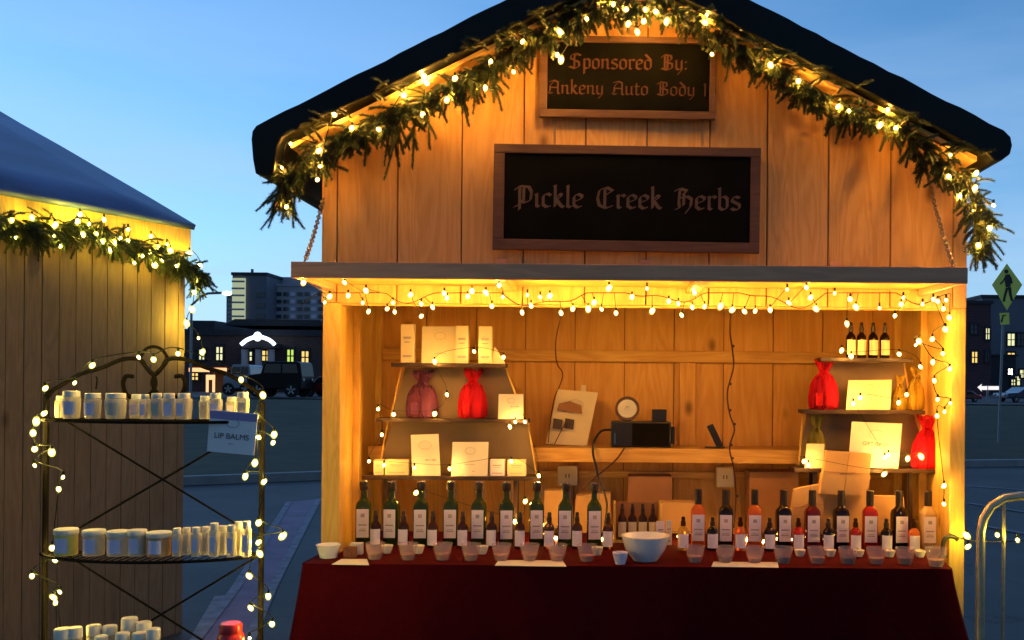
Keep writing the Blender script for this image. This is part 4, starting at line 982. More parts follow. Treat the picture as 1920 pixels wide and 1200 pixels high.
# ---------------------------------------------------------------- things on the back wall and ledge
WY = HB-.012
bl = [(1023,832),(1100,836),(1119,738),(1046,730)]
pr = card('kraft paper price bag pinned on the back wall', bl, 5.46, (), mat='cream', name='paper_bag', lean=.05)
mb = MB(); po = pr.location
q = [P(1044, 768, 5.452), P(1092, 776, 5.452), P(1090, 760, 5.46), P(1068, 752, 5.46), P(1048, 757, 5.46)]; mb.add([v+Vector((0, -.006, 0)) for v in q], [(0,1,2,3,4)]); mb.build('drawing', M['kraftdark'], pr, po)
mb = MB()
for a in (1036, 1058):
    q = [P(a, 803, 5.44), P(a+17, 806, 5.44), P(a+19, 787, 5.445), P(a+2, 784, 5.445)]; mb.add(q, [(0,1,2,3)])
mb.build('dark_square', M['shelf'], pr, po)
mb = MB(); q = [P(1088, 738, 5.5), P(1098, 738, 5.5), P(1099, 722, 5.505), P(1090, 722, 5.505)]; t_ = Vector((0, .004, 0)); mb.add(q+[v+t_ for v in q], [(0,1,2,3), (4,5,6,7), (0,1,5,4), (1,2,6,5), (2,3,7,6), (3,0,4,7)]); mb.build('hanging_tab', M['cream'], pr, po)
# black speaker box
a, b = P(1145, 836, 5.40), P(1258, 790, 5.40)
sp_ = thing('speaker_box', 'black speaker box standing on the back ledge', 'speaker', ((a.x+b.x)/2, 5.40, LEDZ)); so_ = sp_.location
mb = MB(); mb.box(a.x, b.x, 5.36, 5.47, LEDZ+.001, b.z+.0); mb.build('case', M['plasticblack'], sp_, so_, bevel=.008)
mb = MB(); mb.box(b.x+.001, b.x+.022, 5.38, 5.45, LEDZ+.02, b.z-.03); mb.build('side_knob', M['plasticblack'], sp_, so_, bevel=.004)
mb = MB(); mb.box(a.x+.02, a.x+.026, 5.355, 5.359, LEDZ+.02, LEDZ+.08); mb.build('logo_strip', M['steel'], sp_, so_)
mb = MB(); mb.box(a.x+.12, b.x-.012, 5.354, 5.3595, LEDZ+.012, b.z-.012)
mb.build('grille', M['black'], sp_, so_)
c = P(1176, 776, 5.42); hp = thing('tape_roll', 'round white and dark red roll leaning on the speaker box', 'roll', (c.x, 5.415, b.z))
R_ = M_(23, 5.42); mt_ = Matrix.Rotation(PI/2-.2, 4, 'X')
mb = MB(); zc = R_*.98; mb.lathe([(R_, -.012), (R_, .012), (R_*.8, .012), (R_*.8, -.012), (R_, -.012)], (0, 0, zc), 28, mt_, cap=False); mb.build('rim', M['cordred'], hp, smooth=True)
mb = MB(); mb.lathe([(R_*.76, -.008), (R_*.76, .008), (R_*.2, .009), (R_*.2, -.009)], (0, 0, zc), 24, mt_); mb.build('disc', M['white'], hp, smooth=True)
carton('small black box on top of the speaker box', 1223, 1250, 768, 791, 5.39, M['plasticblack'], zb=b.z+.0015, dpt=.06, name='battery_pack', cat='battery', printed=False)
a = P(1340, 836, 5.36); st = thing('phone_stand', 'black tilted phone stand on the back ledge', 'phone stand', (a.x, 5.36, LEDZ+.001))
mb = MB(); mb.box(-.055, .055, -.03, .03, 0, .008); mb.build('base', M['plasticblack'], st, bevel=.002)
mb = MB(); mb.box(-.018, .018, -.022, .022, 0, .135, Matrix.Translation((.03, 0, .008)) @ Matrix.Rotation(-.45, 4, 'Y')); mb.build('arm', M['plasticblack'], st, bevel=.003)
def socket(label, px0, px1, py0, py1, Y):
    a, b = P(px0, py1, Y), P(px1, py0, Y); root = thing('socket_box', label, 'socket', ((a.x+b.x)/2, Y, (a.z+b.z)/2)); o = root.location
    m = MB(); m.box(a.x, b.x, Y, Y+.045, a.z, b.z); m.build('housing', M['cream'], root, o, bevel=.008)
    m = MB(); cx_, cz_ = o.x, o.z; m.box(cx_-.012, cx_-.006, Y-.001, Y+.001, cz_-.01, cz_+.012); m.box(cx_+.006, cx_+.012, Y-.001, Y+.001, cz_-.01, cz_+.012); m.build('slot', M['print'], root, o)
socket('square cream socket box under the ledge behind green bottles', 1045, 1083, 874, 911, 5.53)
socket('rounded cream socket box with hanging cord under the ledge', 1343, 1377, 876, 914, 5.53)
def cord(label, pts, Y, r=.004, mat='cordred', lumps=0):
    p = catmull([P(a, b, Y if not isinstance(Y, list) else Y[i]) for i, (a, b) in enumerate(pts)], 6); m = MB(); m.tube(p, r, 7)
    for k in range(lumps):
        q = random.choice(p); m.ball(q+Vector((r*1.5, -r, 0)), r*1.8, 6, 5)
    return tag(m.build('power_cord', M[mat], off=p[0], smooth=True), label, 'cord')
cord('dark red cord hanging from the awning lights to the right socket box', [(1370,586),(1369,625),(1374,660),(1375,690),(1364,735),(1368,775),(1377,805),(1368,840),(1376,880),(1380,930),(1376,990)], [4.5,5.0,5.3,5.36,5.24,5.23,5.22,5.22,5.22,5.22,5.22], .0045, lumps=7)
cord('thin brown cord hanging down behind the kraft price bag', [(1052,590),(1042,640),(1044,680),(1055,700),(1050,722),(1040,745),(1032,790),(1028,830)], [4.5,5.3,5.55,5.56,5.56,5.54,5.42,5.42], .003)
cord('thin brown cable in front of the kraft price bag', [(1062,790),(1050,812),(1040,832)], 5.42, .0028)
cord('thick black cable curving down from the speaker box', [(1148,806),(1128,808),(1114,828),(1112,850),(1117,872),(1121,892)], [5.36,5.33,5.26,5.24,5.24,5.24], .007, 'plasticblack')
cord('dark cable running diagonally below the speaker box', [(1172,838),(1155,862),(1125,888),(1105,905),(1090,920)], 5.24, .005)
cord('black cable dropping behind the last green bottle', [(1122,893),(1130,915),(1138,945),(1134,985)], 5.24, .006, 'plasticblack')

# ---------------------------------------------------------------- black iron rack at left
RY = 3.8; Rz = lambda py: P(288, py, RY).z
rack = thing('display_rack', 'black iron baker rack with scrolled arch top and wire shelves', 'rack', (P(288, 1000, RY).x, RY, 0)); ro = rack.location
XL, XR = P(86, 900, RY).x, P(491, 900, RY).x; XC = (XL+XR)/2; RD = 0
for x in (XL, XR):
    mb = MB(); mb.tube([(x, RY, 0), (x, RY, Rz(752))], .0115, 8); mb.build('upright', M['black'], rack, ro, smooth=True)
shz = []
for py in (788, 1038, 1206):
    z = P(288, py, RY).z; shz.append(z); mb = MB()
    bow = lambda t: RY-.03-.16*math.sin(PI*t)**.6
    fr = [(XL, RY+.012, z)] + [(XL+(XR-XL)*i/16, bow(i/16), z) for i in range(0, 17)] + [(XR, RY+.012, z)]
    mb.tube(fr+[fr[0]], .0065, 6)
    n_ = 30
    for i in range(1, n_):
        q_ = i/n_; mb.tube([(XL+(XR-XL)*q_, bow(q_), z), (XL+(XR-XL)*q_, RY+.012, z)], .0022, 4)
    mb.build('shelf', M['black'], rack, ro)
for (z0, z1, nm) in ((shz[0], Rz(1005), 'b'), (shz[1], shz[2]-.12, 'b')):
    mb = MB()
    for (xa_, xb_, yo) in ((XL+.08, XR-.02, .0), (XR-.02, XL+.08, .008)): mb.tube([(xa_, RY+.008+yo, z0-.01), (xb_, RY+.008+yo, z1)], .0045, 6)
    mb.build('cross_brace', M['black'], rack, ro)
def rpts(l, Y=RY+.02): return catmull([P(a, b, Y) for a, b in l], 6)
mb = MB()
arch = [(86,752),(96,735),(116,722),(150,702),(190,690),(230,674),(262,674),(275,690),(288,704),(291,722),(282,738),(262,744),(240,742),(231,722),(236,706),(250,706)]
for mir in (False, True):
    l = [((578-a) if mir else a, b) for a, b in arch]; mb.tube(rpts(l), .0085, 7)
mb.tube(rpts([(262,674),(272,656),(288,650),(304,656),(314,674),(304,690),(289,704),(274,690),(262,674)]), .0065, 7)
mb.tube(rpts([(86,752),(86,738),(96,735)]), .008, 6); mb.tube(rpts([(491,752),(491,738),(482,735)]), .008, 6)
mb.tube(rpts([(180,730),(182,712),(180,706)]), .003, 5)
mb.build('arch_scroll', M['black'], rack, ro, smooth=True)
rl = [(288,674),(260,670),(173,685),(140,718),(85,728),(83,775),(68,790),(62,812),(65,842),(97,848),(65,873),(118,895),(110,917),(98,1027),(103,1050),(60,1080),(112,1110),(100,1120),(104,1130),(112,1190)]
rr_ = [(334,663),(452,712),(493,741),(480,780),(514,815),(512,830),(485,820),(478,868),(460,893),(495,903),(485,980),(530,1005),(485,1017),(487,1038),(467,1080),(503,1118),(470,1140),(510,1170),(468,1197)]
light_string('light_string', 'yellow fairy lights wound around the black iron rack', [P(a, b, RY-.06+random.uniform(-.02, .02)) for a, b in rl[::-1]+rr_], 'rack', size=.95, wr=.0022)
# jars on the rack
def jar(h, w, sq, fill=None):
    r = w/2; root = thing('cosmetic_jar', 'x', 'jar'); m = MB(); q = 1 if sq else 0
    m.lathe([(r*.82, 0, q), (r*.88, .003, q), (r*.98, h*.70, q), (r*.9, h*.78, q), (r*.8, h*.80, q*.5)], n=24); m.build('jar_body', M['jar'], root, smooth=True)
    m = MB(); m.lathe([(r*.84, h*.79), (r*.88, h*.80), (r*.88, h*.98), (r*.82, h)], n=24); m.build('lid', M['lid'], root, smooth=True)
    m = MB()
    if sq: m.box(-r*.6, r*.6, -r*1.0-.002, -r*1.0-.001, h*.14, h*.62)
    else:
        vs = []
        for i in range(9):
            a = -PI/2-.75+1.5*i/8
            for zz, k in ((h*.14, .93), (h*.62, 1.0)): vs.append((math.cos(a)*r*k*1.015, math.sin(a)*r*k*1.015, zz))
        m.add(vs, [(2*i, 2*i+2, 2*i+3, 2*i+1) for i in range(8)])
    lb = m.build('label', fill or M['lavlabel'], root); return root
jt = [(112,14,742),(134,32,733),(174,30,737),(217,38,737),(258,24,739),(272,16,739),(294,20,737),(317,22,737),(345,24,737),(384,18,742),(404,22,737),(434,18,744),(455,22,735)]
for i, (px, wp, py) in enumerate(jt):
    Yj = RY-.075+(.05 if i in (0, 4, 9, 11) else 0); x, wd, h, _ = fit(px-wp/2, px+wp/2, py, 784, Yj)
    o = jar(P(px, py, Yj).z-shz[0]-.008, wd*1.05, wd < .05, M['lavlabel'] if i % 3 else M['cream']); o.location = (x, Yj, shz[0]+.008); o.rotation_euler = (0, 0, random.uniform(-.2, .2))
    tag(o, f'frosted jar with white lid on the top rack shelf, {ORD[i+1] if i < 12 else "last"} from left', 'jar', 'frosted jars on the top rack shelf')
def tin(h, w, body, label):
    r = w/2; root = thing('salve_tin', label, 'tin', group='round tins on the middle rack shelf'); m = MB(); m.lathe([(r*.92, 0), (r*.96, .003), (r*.96, h*.80)], n=26); m.build('tin_body', body, root, smooth=True)
    m = MB(); m.lathe([(r, h*.79), (r*1.03, h*.81), (r*1.03, h*.97), (r*.97, h)], n=26); m.build('lid', M['lid'], root, smooth=True)
    m = MB(); vs = []
    for i in range(9):
        a = -PI/2-.6+1.2*i/8
        for zz in (h*.12, h*.68): vs.append((math.cos(a)*r*.985, math.sin(a)*r*.985, zz))
    m.add(vs, [(2*i, 2*i+2, 2*i+3, 2*i+1) for i in range(8)]); m.build('label', M['lavlabel'], root); return root
for (px, wp, py, mt, lab) in ((124, 42, 991, 'tinlit', 'round tin painted as if lit yellow at the left end of the middle rack shelf'), (146, 0, 0, '', ''), (176, 40, 993, 'jar', 'pale round tin beside the yellow lit tin'), (222, 42, 995, 'jar', 'pale grey round tin second from the yellow lit tin'), (257, 34, 993, 'cream', 'cream round tin in the centre of the middle rack shelf'), (298, 44, 997, 'kraft', 'tan round tin left of the small white bottles')):
    if not wp: continue
    Yj = RY-.08; x, wd, h, _ = fit(px-wp/2, px+wp/2, py, 1036, Yj); o = tin(P(px, py, Yj).z-shz[1]-.008, wd, M[mt], lab); o.location = (x, Yj, shz[1]+.008)
for i, px in enumerate((332, 350, 368, 386, 402, 418, 434, 448, 462)):
    Yj = RY-.09+(.035 if i % 2 else 0); pt = 990-i*.9-(6 if i in (4, 7, 8) else 0)
    x, wd, h, _ = fit(px-8.5, px+8.5, pt, 1034, Yj); o = jar(P(px, pt, Yj).z-shz[1]-.008, wd, True, M['cream'] if i % 2 else M['lavlabel']); o.location = (x, Yj, shz[1]+.008); o.name = 'lotion_bottle'
    tag(o, f'small clear bottle with white cap on the middle rack shelf, {ORD[i+1]} after the tan tin', 'bottle', 'small clear bottles on the middle rack shelf')
for i, (px, py, wp) in enumerate([(118,1178,30),(140,1176,26),(176,1172,25),(206,1173,25),(230,1186,24),(243,1158,28),(270,1166,26),(262,1186,26),(288,1178,24),(190,1192,22)]):
    Yj = RY-.11+(.07 if i in (2, 3, 5, 6) else .0)+(.015*i % .03); x = P(px, py, Yj).x; wd = M_(wp, Yj); r = wd/2
    zt = P(px, py, Yj).z; z0 = shz[2]+.008; root = thing('white_pot', f'white lidded pot on the bottom rack shelf, {ORD[i+1]} of the pile', 'pot', (x, Yj, z0), 'white pots piled on the bottom rack shelf'); hh_ = zt-z0
    m = MB(); m.lathe([(r*.9, 0), (r, .003), (r, hh_*.45), (r*.98, hh_*.5)], n=20); m.build('pot_body', M['jar'], root, smooth=True)
    m = MB(); m.lathe([(r*1.02, hh_*.5), (r*1.04, hh_*.54), (r*1.04, hh_*.93), (r*.95, hh_)], n=20); m.build('lid', M['lid'], root, smooth=True)
a = P(433, 1168, RY-.07); z0 = shz[2]+.008; rl_ = thing('red_canister', 'red enamel canister at the right end of the bottom rack shelf', 'canister', (a.x, RY-.07, z0)); hh_ = a.z-z0; r = M_(23, RY-.07)
mb = MB(); mb.lathe([(r*.9, 0), (r*1.05, .01), (r*1.05, hh_*.45), (r*.85, hh_*.6)], n=26); mb.build('can_body', M['redplastic'], rl_, smooth=True)
mb = MB(); mb.lathe([(r*.86, hh_*.58), (r*.9, hh_*.9), (r*.8, hh_)], n=26); mb.build('lid', M['redplastic'], rl_, smooth=True)
card('white card with lavender header reading LIP BALMS clipped to the iron rack', [(388,846),(476,854),(485,776),(394,768)], RY-.115, [('LIP BALMS', 0, -.10, .030, .0009), ('----', .0, -.27, .012, .0002)], lean=.0, band=.80, mat='card')

# ---------------------------------------------------------------- crowd barrier at right
BYr = 4.15
bar = thing('crowd_barrier', 'galvanised steel crowd barrier with rounded corner right of the hut', 'barrier', (P(1840, 1100, BYr).x, BYr, 0)); bo = bar.location
mb = MB(); zt = P(1900, 930, BYr).z; xl = P(1838, 1100, BYr).x
corner = [(xl, 0.0), (xl, zt-.16), (xl+.012, zt-.10), (xl+.045, zt-.045), (xl+.10, zt-.01), (xl+.17, zt), (xl+1.95, zt), (xl+2.03, zt-.02), (xl+2.09, zt-.07), (xl+2.11, zt-.16), (xl+2.11, 0)]
mb.tube([(x, BYr, z) for x, z in corner], .019, 12); mb.build('frame', M['galv'], bar, bo, smooth=True)
for k in range(16):
    x = P(1882, 1000, BYr).x+k*.125
    if x < xl+2.05: mb = MB(); mb.tube([(x, BYr, .18), (x, BYr, zt)], .008, 8); mb.build('bar', M['galv'], bar, bo, smooth=True)
mb = MB(); mb.tube([(xl, BYr, .18), (xl+2.11, BYr, .18)], .012, 8); mb.build('bottom_rail', M['galv'], bar, bo, smooth=True)
for x in (xl+.15, xl+1.9):
    mb = MB(); mb.tube([(x, BYr-.28, .0), (x, BYr-.2, .06), (x, BYr, .18), (x, BYr+.2, .06), (x, BYr+.28, .0)], .012, 8); mb.build('foot', M['galv'], bar, bo, smooth=True)
bp_ = [P(1815,1025,4.35), P(1812,1004,4.5), P(1870,1003,BYr-.03), P(1908,1013,BYr-.03), P(1980,1020,BYr-.03)]
light_string('light_string', 'yellow fairy lights running from the hut corner along the barrier', bp_, 'lemon', wire=catmull([P(1780,1000,4.55), P(1812,1012,4.45), P(1870,1016,BYr-.03), P(1930,1014,BYr-.03), P(1990,1018,BYr-.03)], 6), size=1.1)

# ---------------------------------------------------------------- background, left gap
def building(name, label, x0, x1, y0, y1, z0, z1, mat, roofm='roofdark', par=.4):
    root = thing(name, label, 'building', ((x0+x1)/2, y0, z0)); o = root.location
    m = MB(); m.box(x0, x1, y0, y1, z0, z1); m.build('wall', M[mat], root, o)
    m = MB(); m.box(x0-.15, x1+.15, y0-.15, y1+.15, z1+.003, z1+par); m.build('roof', M[roofm], root, o); return root, o
def window(root, o, px0, px1, py0, py1, Y, mat, arch=False, frame='roofdark'):
    a, b = P(px0, py1, Y), P(px1, py0, Y); m = MB(); w_ = .12
    m.box(a.x-w_, b.x+w_, Y-.10, Y-.004, b.z, b.z+w_*1.6); m.box(a.x-w_, b.x+w_, Y-.12, Y-.004, a.z-w_, a.z); m.box(a.x-w_, a.x, Y-.09, Y-.004, a.z, b.z); m.box(b.x, b.x+w_, Y-.09, Y-.004, a.z, b.z)
    cxx = (a.x+b.x)/2; m.box(cxx-.04, cxx+.04, Y-.07, Y-.026, a.z, b.z); m.box(a.x, b.x, Y-.068, Y-.028, (a.z+b.z)/2-.04, (a.z+b.z)/2+.04)
    f = m.build('window', M[frame], root, o); m = MB(); m.box(a.x, b.x, Y-.025, Y-.005, a.z, b.z); m.build('pane', M[mat], f, o); return f
Yb = 62.; gz = rise(60)
a, b = P(250, 600, Yb), P(760, 632, Yb)
br, bo_ = building('brick_building', 'low brown brick building with lit windows and white neon arch', a.x, b.x, Yb, Yb+18, gz, b.z, 'brick')
m = MB(); c0, c1 = P(352, 602, Yb+1).x, P(402, 602, Yb+1).x; m.box(c0, c1, Yb+1, Yb+6, b.z+.4, P(380, 601, Yb+1).z); m.build('roof_unit', M['roofdark'], br, bo_)
m = MB(); hp_ = [P(420, 610, Yb+.5), P(440, 598, Yb+.5), P(600, 600, Yb+.5), P(610, 612, Yb+.5)]; m.prism([(v.x, v.z) for v in hp_], Yb+.5, Yb+8); m.build('roof_block', M['roofdark'], br, bo_)
for (p0, p1, q0, q1, mt) in ((358,366,662,678,'winglass'),(374,384,656,674,'litwin2'),(406,418,651,675,'litwin2'),(462,473,660,676,'litwin2'),(492,506,658,676,'litwin'),(539,551,656,679,'litgreen'),(566,579,659,681,'litwin'),(360,372,700,712,'litwin')):
    window(br, bo_, p0, p1, q0, q1, Yb, mt)
for px in (459, 485, 508):
    a = P(px, 680, Yb-1.3); m = MB(); m.tube([(a.x, Yb-1.3, gz), (a.x, Yb-1.3, P(px, 655, Yb-1.3).z)], .22, 10); m.build('column', M['concrete'], br, bo_)
a, b = P(452, 652, Yb-1.6), P(514, 644, Yb-1.6); m = MB(); m.box(a.x, b.x, Yb-1.6, Yb-.13, a.z, b.z); m.build('porch_roof', M['roofdark'], br, bo_)
ns = P(483, 640, Yb-1.7); neon = thing('neon_sign', 'white glowing arch sign with round centre on the brick building', 'sign', ns)
m = MB(); pts = [P(452, 646, Yb-1.7), P(462, 638, Yb-1.7), P(474, 633, Yb-1.7), P(484, 631, Yb-1.7), P(494, 633, Yb-1.7), P(506, 638, Yb-1.7), P(515, 646, Yb-1.7)]
m.tube(catmull(pts, 4), .12, 8); m.build('arch_tube', M['neon'], neon, ns, smooth=True)
m = MB(); c = P(483, 631, Yb-1.75); m.ball(c, .27, 12, 8, (1, .4, 1.1)); m.build('globe', M['neon'], neon, ns, smooth=True)
for i, (p0, p1) in enumerate(((354, 392), (399, 424))):
    a, b = P(p0, 697, Yb-3), P(p1, 690, Yb-3); cn = thing('shop_canopy', ('wide lit orange canopy at the foot of the brick building' if i == 0 else 'narrow lit orange canopy right of the wide one'), 'canopy', ((a.x+b.x)/2, Yb-3, gz), 'lit orange canopies'); o_ = cn.location
    m = MB(); m.prism([(0, 0)]*0 or [(a.x, a.z-.0), (b.x, a.z), (b.x, b.z), (a.x, b.z)], Yb-3, Yb-2.9); m.build('valance', M['canopylit'], cn, o_)
    m = MB(); m.box(a.x, b.x, Yb-2.89, Yb-.2, b.z-.1, b.z+.05); m.build('cover', M['canopy'], cn, o_)
    m = MB(); m.box(a.x+.1, b.x-.1, Yb-.5, Yb-.4, gz, a.z); m.build('back_cloth', M['canopy'], cn, o_)
    for x in (a.x+.05, b.x-.05): m = MB(); m.tube([(x, Yb-2.95, gz), (x, Yb-2.95, a.z)], .05, 6); m.build('pole', M['postgrey'], cn, o_)
m = MB(); a, b = P(386, 735, Yb-4), P(402, 706, Yb-4); m.box(a.x, a.x+.12, Yb-4, Yb-3.9, gz, b.z); m.box(b.x-.12, b.x, Yb-4, Yb-3.9, gz, b.z); m.box(a.x, b.x, Yb-4.01, Yb-3.89, b.z-.2, b.z+.1)
tag(m.build('lit_doorway', M['canopylit'], off=((a.x+b.x)/2, Yb-4, gz)), 'glowing orange entrance frame beside the canopies', 'entrance')
# tower
Yt = 130.; a, b = P(436, 516, Yt), P(500, 516, Yt)
tw, to = building('tower_block', 'dark concrete tower with a lit glazed side behind the brick building', a.x, b.x, Yt, Yt+20, 0, a.z, 'towerdark')
m = MB(); a, b = P(437, 600, Yt), P(461, 522, Yt); m.box(a.x, b.x, Yt-.4, Yt-.01, a.z, b.z); g_ = m.build('glazing', M['paleglass'], tw, to)
m = MB()
for i in range(6): z = a.z+(b.z-a.z)*(i+.5)/6; m.box(a.x, b.x, Yt-.6, Yt-.41, z-.12, z+.12)
m.build('floor_band', M['concrete'], g_, to)
for py in (548, 568, 588):
    a, b = P(481, py+9, Yt), P(497, py, Yt); m = MB(); m.box(a.x, b.x, Yt-.15, Yt-.01, a.z, b.z); m.build('window', M['winglass'], tw, to)
m = MB(); a = P(473, 510, Yt+3); m.tube([(a.x, Yt+3, a.z-.5), (a.x, Yt+3, a.z+.4)], .2, 6); m.build('mast', M['towerdark'], tw, to)
a, b = P(413, 604, Yt), P(436, 548, Yt); m = MB(); m.box(a.x, b.x-.02, Yt+2, Yt+18, 0, b.z); m.build('annex', M['towerdark'], tw, to)
m = MB()
for i in range(7): z = a.z+(b.z-a.z)*(i+.5)/7; m.box(a.x+.2, b.x-.3, Yt+1.85, Yt+1.99, z-.22, z+.22)
m.build('window_band', M['concrete'], tw, to)
a, b = P(501, 700, Yt+4), P(640, 538, Yt+4)
wb, wo = building('office_block', 'pale violet office block with dark windows right of the tower', a.x, b.x, Yt+4, Yt+24, 0, b.z, 'concrete', 'concrete')
m = MB(); a, b = P(504, 538, Yt+6), P(600, 520, Yt+6); m.box(a.x, b.x, Yt+6, Yt+20, a.z, b.z); m.build('penthouse', M['concrete'], wb, wo)
for r_ in range(4):
    for c_ in range(8):
        px, py = 506+c_*13, 548+r_*14; a, b = P(px, py+7, Yt+4), P(px+9, py, Yt+4); m = MB(); m.box(a.x, b.x, Yt+3.85, Yt+3.99, a.z, b.z); m.build('window', M['winglass'] if (r_*3+c_) % 3 else M['lavlabel'], wb, wo)
# street lamp
Yl = 46.; a = P(358, 700, Yl); zt_ = P(358, 578, Yl).z; lm = thing('street_lamp', 'thin curved street lamp glowing beside the left hut corner', 'street lamp', (a.x, Yl, rise(Yl))); lo = lm.location
m = MB(); m.tube([(a.x, Yl, rise(Yl)), (a.x, Yl, P(358, 572, Yl).z)]+[P(*q, Yl) for q in ((364, 568), (376, 556), (390, 550), (416, 549))], .06, 7); m.build('pole', M['postgrey'], lm, lo, smooth=True)
m = MB(); c = P(426, 550, Yl); m.ball(c, .16, 10, 8, (1.3, 1, .6)); m.build('lamp_head', M['lampw'], lm, lo, smooth=True)
a = P(440, 715, 44)
# ---------------------------------------------------------------- cars
def car(label, px0, px1, pytop, pybot, Y, paint, suv=False, facing=1, head=False, tail=False, name='parked_car'):
    a, b = P(px0, pybot, Y), P(px1, pytop, Y); Lc = b.x-a.x; z0 = rise(Y)+.02; H = b.z-z0; Wd = 1.8
    root = thing(name, label, 'car', ((a.x+b.x)/2, Y+Wd/2, z0)); f = facing
    if suv: prof = [(-.5,.22),(-.5,.55),(-.47,.62),(-.25,.66),(-.20,.93),(-.17,1.),(.42,1.),(.47,.95),(.5,.60),(.5,.22)]
    else: prof = [(-.5,.25),(-.5,.50),(-.46,.58),(-.24,.64),(-.10,.96),(-.04,1.),(.20,1.),(.26,.96),(.38,.66),(.48,.62),(.5,.5),(.5,.25)]
    pp = [(x*Lc*f, z*H) for x, z in prof]
    m = MB(); m.prism(pp, -Wd/2, Wd/2); m.build('body', M[paint], root, bevel=.05)
    gl = [(-.19,.68),(-.15,.93),(.12,.93),(.12,.68)] if suv else [(-.20,.67),(-.08,.93),(.06,.93),(.06,.67)]
    g2 = [(.15,.68),(.15,.93),(.40,.93),(.43,.68)] if suv else [(.09,.67),(.09,.93),(.20,.93),(.31,.67)]
    for g_ in (gl, g2): m = MB(); m.prism([(x*Lc*f, z*H) for x, z in g_], -Wd/2-.012, -Wd/2-.002); m.build('side_window', M['carglass'], root)
    rw = H*.20
    for sx_ in (-.31, .31):
        for sy in (-1, 1):
            wroot = MB(); R = Matrix.Rotation(PI/2, 4, 'X'); cw = (sx_*Lc*f, sy*(Wd/2-.08), rw)
            wroot.lathe([(rw*.6, -.1), (rw, -.09), (rw, .09), (rw*.6, .1)], cw, 20, R); ty = wroot.build('wheel', M['tyre'], root, smooth=True)
            m = MB(); m.lathe([(rw*.62, -.112), (rw*.60, -.09)], cw, 16, R) if sy > 0 else None
            for k in range(5):
                an = k*2*PI/5; mm = Matrix.Translation((cw[0], cw[1]+sy*.108, cw[2])) @ Matrix.Rotation(an, 4, 'Y'); m.box(-rw*.10, rw*.10, -.008, .008, 0, rw*.62, mm)
            m.build('rim', M['rim'], ty)
    for on, mt, xx in ((head, 'head', -.5), (tail, 'tail', .5)):
        for sy in (-.7, .7):
            m = MB(); m.ball((xx*Lc*f, sy*Wd/2, H*.48), .11, 8, 6, (.5, 1, .8)); m.build('headlight' if xx < 0 else 'tail_light', M[mt if on else 'rim'], root, smooth=True)
    return root
car('black tall car parked on the grass edge behind the rack', 462, 566, 678, 748, 43.5, 'carpaint', suv=True)
car('small dark red car with one lit headlight beside the black car', 566, 640, 706, 752, 45.5, 'carred', facing=1, head=True)
car('grey van parked left of the black car', 418, 470, 684, 745, 47.5, 'cargrey', suv=True)
car('dark red car with glowing tail light behind the hut at right', 1770, 1842, 733, 762, 46.5, 'carred', facing=1, tail=True)
car('dark blue car at the right edge beyond the crossing sign', 1888, 1980, 726, 762, 46.5, 'carblue')
# ---------------------------------------------------------------- background, right gap
Yr = 75.; gz2 = rise(60)
a, b = P(1760, 745, Yr), P(1858, 570, Yr)
rb, rbo = building('brick_building', 'dark red brick building at the right edge behind the crossing sign', a.x, b.x, Yr, Yr+15, gz2, b.z, 'brickred', par=.25)
for (p0, p1, q0, q1, mt) in ((1848,1855,616,636,'litwin2'),(1848,1855,660,678,'winglass'),(1820,1832,610,625,'winglass'),(1822,1832,660,680,'litwin'),(1785,1800,610,625,'winglass')): window(rb, rbo, p0, p1, q0, q1, Yr, mt)
a, b = P(1840, 745, Yr+16), P(1990, 560, Yr+16)
rc, rco = building('tower_block', 'tall dark stepped building with lit windows at the far right', a.x, b.x, Yr+16, Yr+30, 0, b.z, 'towerdark', par=.3)
for (p0, p1, q0, q1, mt) in ((1889,1902,626,648,'litwin2'),(1889,1902,662,680,'litwin'),(1908,1920,626,648,'winglass'),(1889,1899,695,708,'litwin2'),(1912,1924,694,708,'litwin2'),(1900,1912,706,722,'litwin2')): window(rc, rco, p0, p1, q0, q1, Yr+16, mt)
a, b = P(1858, 745, Yr+8), P(1905, 668, Yr+8)
rc, rco = building('corner_shop', 'low dark shop front between the two buildings at right', a.x, b.x, Yr+8, Yr+14, gz2, b.z, 'roofdark', par=.15)
for (p0, p1, q0, q1, mt) in ((1890,1898,692,702,'lampw'),(1896,1903,712,722,'litwin2')): window(rc, rco, p0, p1, q0, q1, Yr+8, mt)
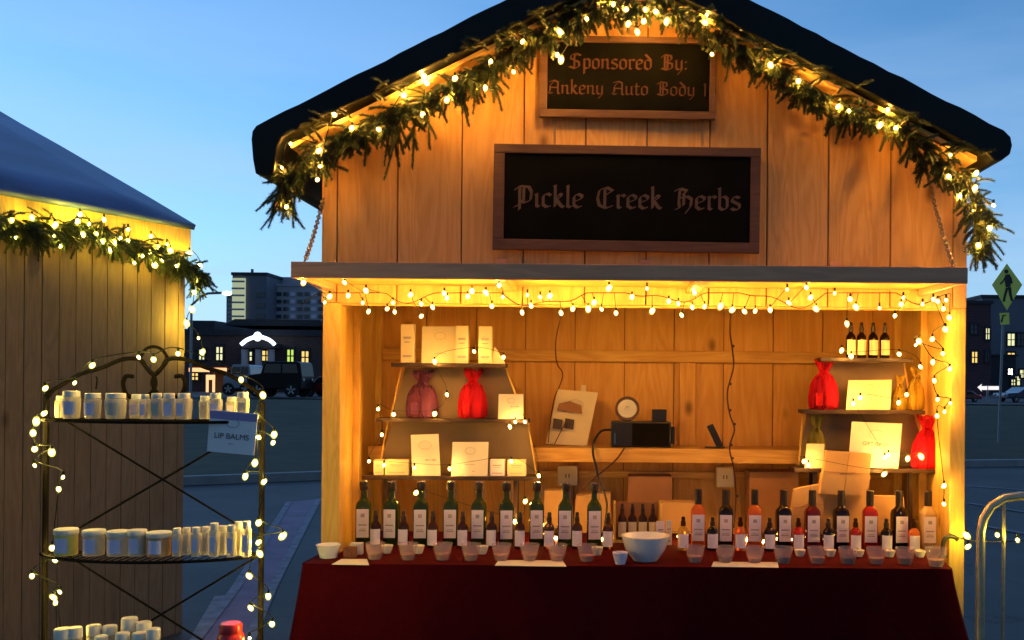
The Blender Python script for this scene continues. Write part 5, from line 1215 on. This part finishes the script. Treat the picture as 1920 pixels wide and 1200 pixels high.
# pedestrian crossing sign
Yp = 22.; base = P(1874, 760, Yp); cs = thing('crossing_sign', 'yellow green diamond pedestrian crossing sign on a tall grey post', 'road sign', (base.x, Yp, rise(Yp))); cso = cs.location
m = MB(); m.tube([P(1872, 830, Yp), P(1881, 600, Yp)], .032, 8); po_ = m.build('post', M['postgrey'], cs, cso, smooth=True)
d0 = [P(1888, 494, Yp-.05), P(1917, 534, Yp-.05), P(1888, 582, Yp-.05), P(1860, 534, Yp-.05)]
m = MB(); m.prism([(v.x, v.z) for v in d0], Yp-.05, Yp-.04); pl = m.build('diamond_plate', M['signyellow'], cs, cso, bevel=.004)
def sub(poly, Y): m = MB(); m.prism([(P(x, y, Y).x, P(x, y, Y).z) for x, y in poly], Y, Y+.004); return m
m = MB(); 
ped = [[(1885,515),(1893,514),(1896,522),(1895,537),(1886,539),(1884,527)], [(1886,539),(1891,540),(1887,553),(1884,566),(1880,565),(1883,551)], [(1890,538),(1896,538),(1897,551),(1900,564),(1896,565),(1892,552)], [(1885,517),(1886,523),(1880,530),(1876,534),(1875,531),(1881,525)], [(1893,515),(1897,521),(1899,531),(1896,532),(1894,523)]]
for k, p in enumerate(ped):
    yk = Yp-.056-.0006*k; m.prism([(P(x, y, yk).x, P(x, y, yk).z) for x, y in p], yk, yk+.003)
c = P(1887, 509, Yp-.057); m.ball(c, .048, 10, 8, (1, .15, 1)); m.build('walking_figure', M['print'], pl, cso)
m = sub([(1874,587),(1892,586),(1893,608),(1876,609)], Yp-.05); p2 = m.build('arrow_plate', M['signyellow'], cs, cso)
m = sub([(1889,590),(1882,594),(1879,605),(1876,603),(1880,592),(1877,591)], Yp-.056); m.build('arrow', M['print'], p2, cso)
a = P(1852, 728, 44.); ow = thing('one_way_sign', 'white arrow sign on a short post beyond the lawn at right', 'road sign', (a.x, 44., rise(44))); owo = ow.location
m = MB(); pts = [(1833,726),(1841,720),(1840,724),(1873,724),(1873,731),(1840,731),(1841,734)]; m.prism([(P(x, y, 44.).x, P(x, y, 44.).z) for x, y in pts], 44., 44.03); m.build('arrow_plate', emit('glowing_white', (.9,.85,.85), .8), ow, owo)  # arrow plate emits by itself, standing in for reflected light
m = MB(); m.tube([(a.x, 44.04, rise(44)), (a.x, 44.04, P(1852, 722, 44.).z)], .05, 6); m.build('post', M['postgrey'], ow, owo)
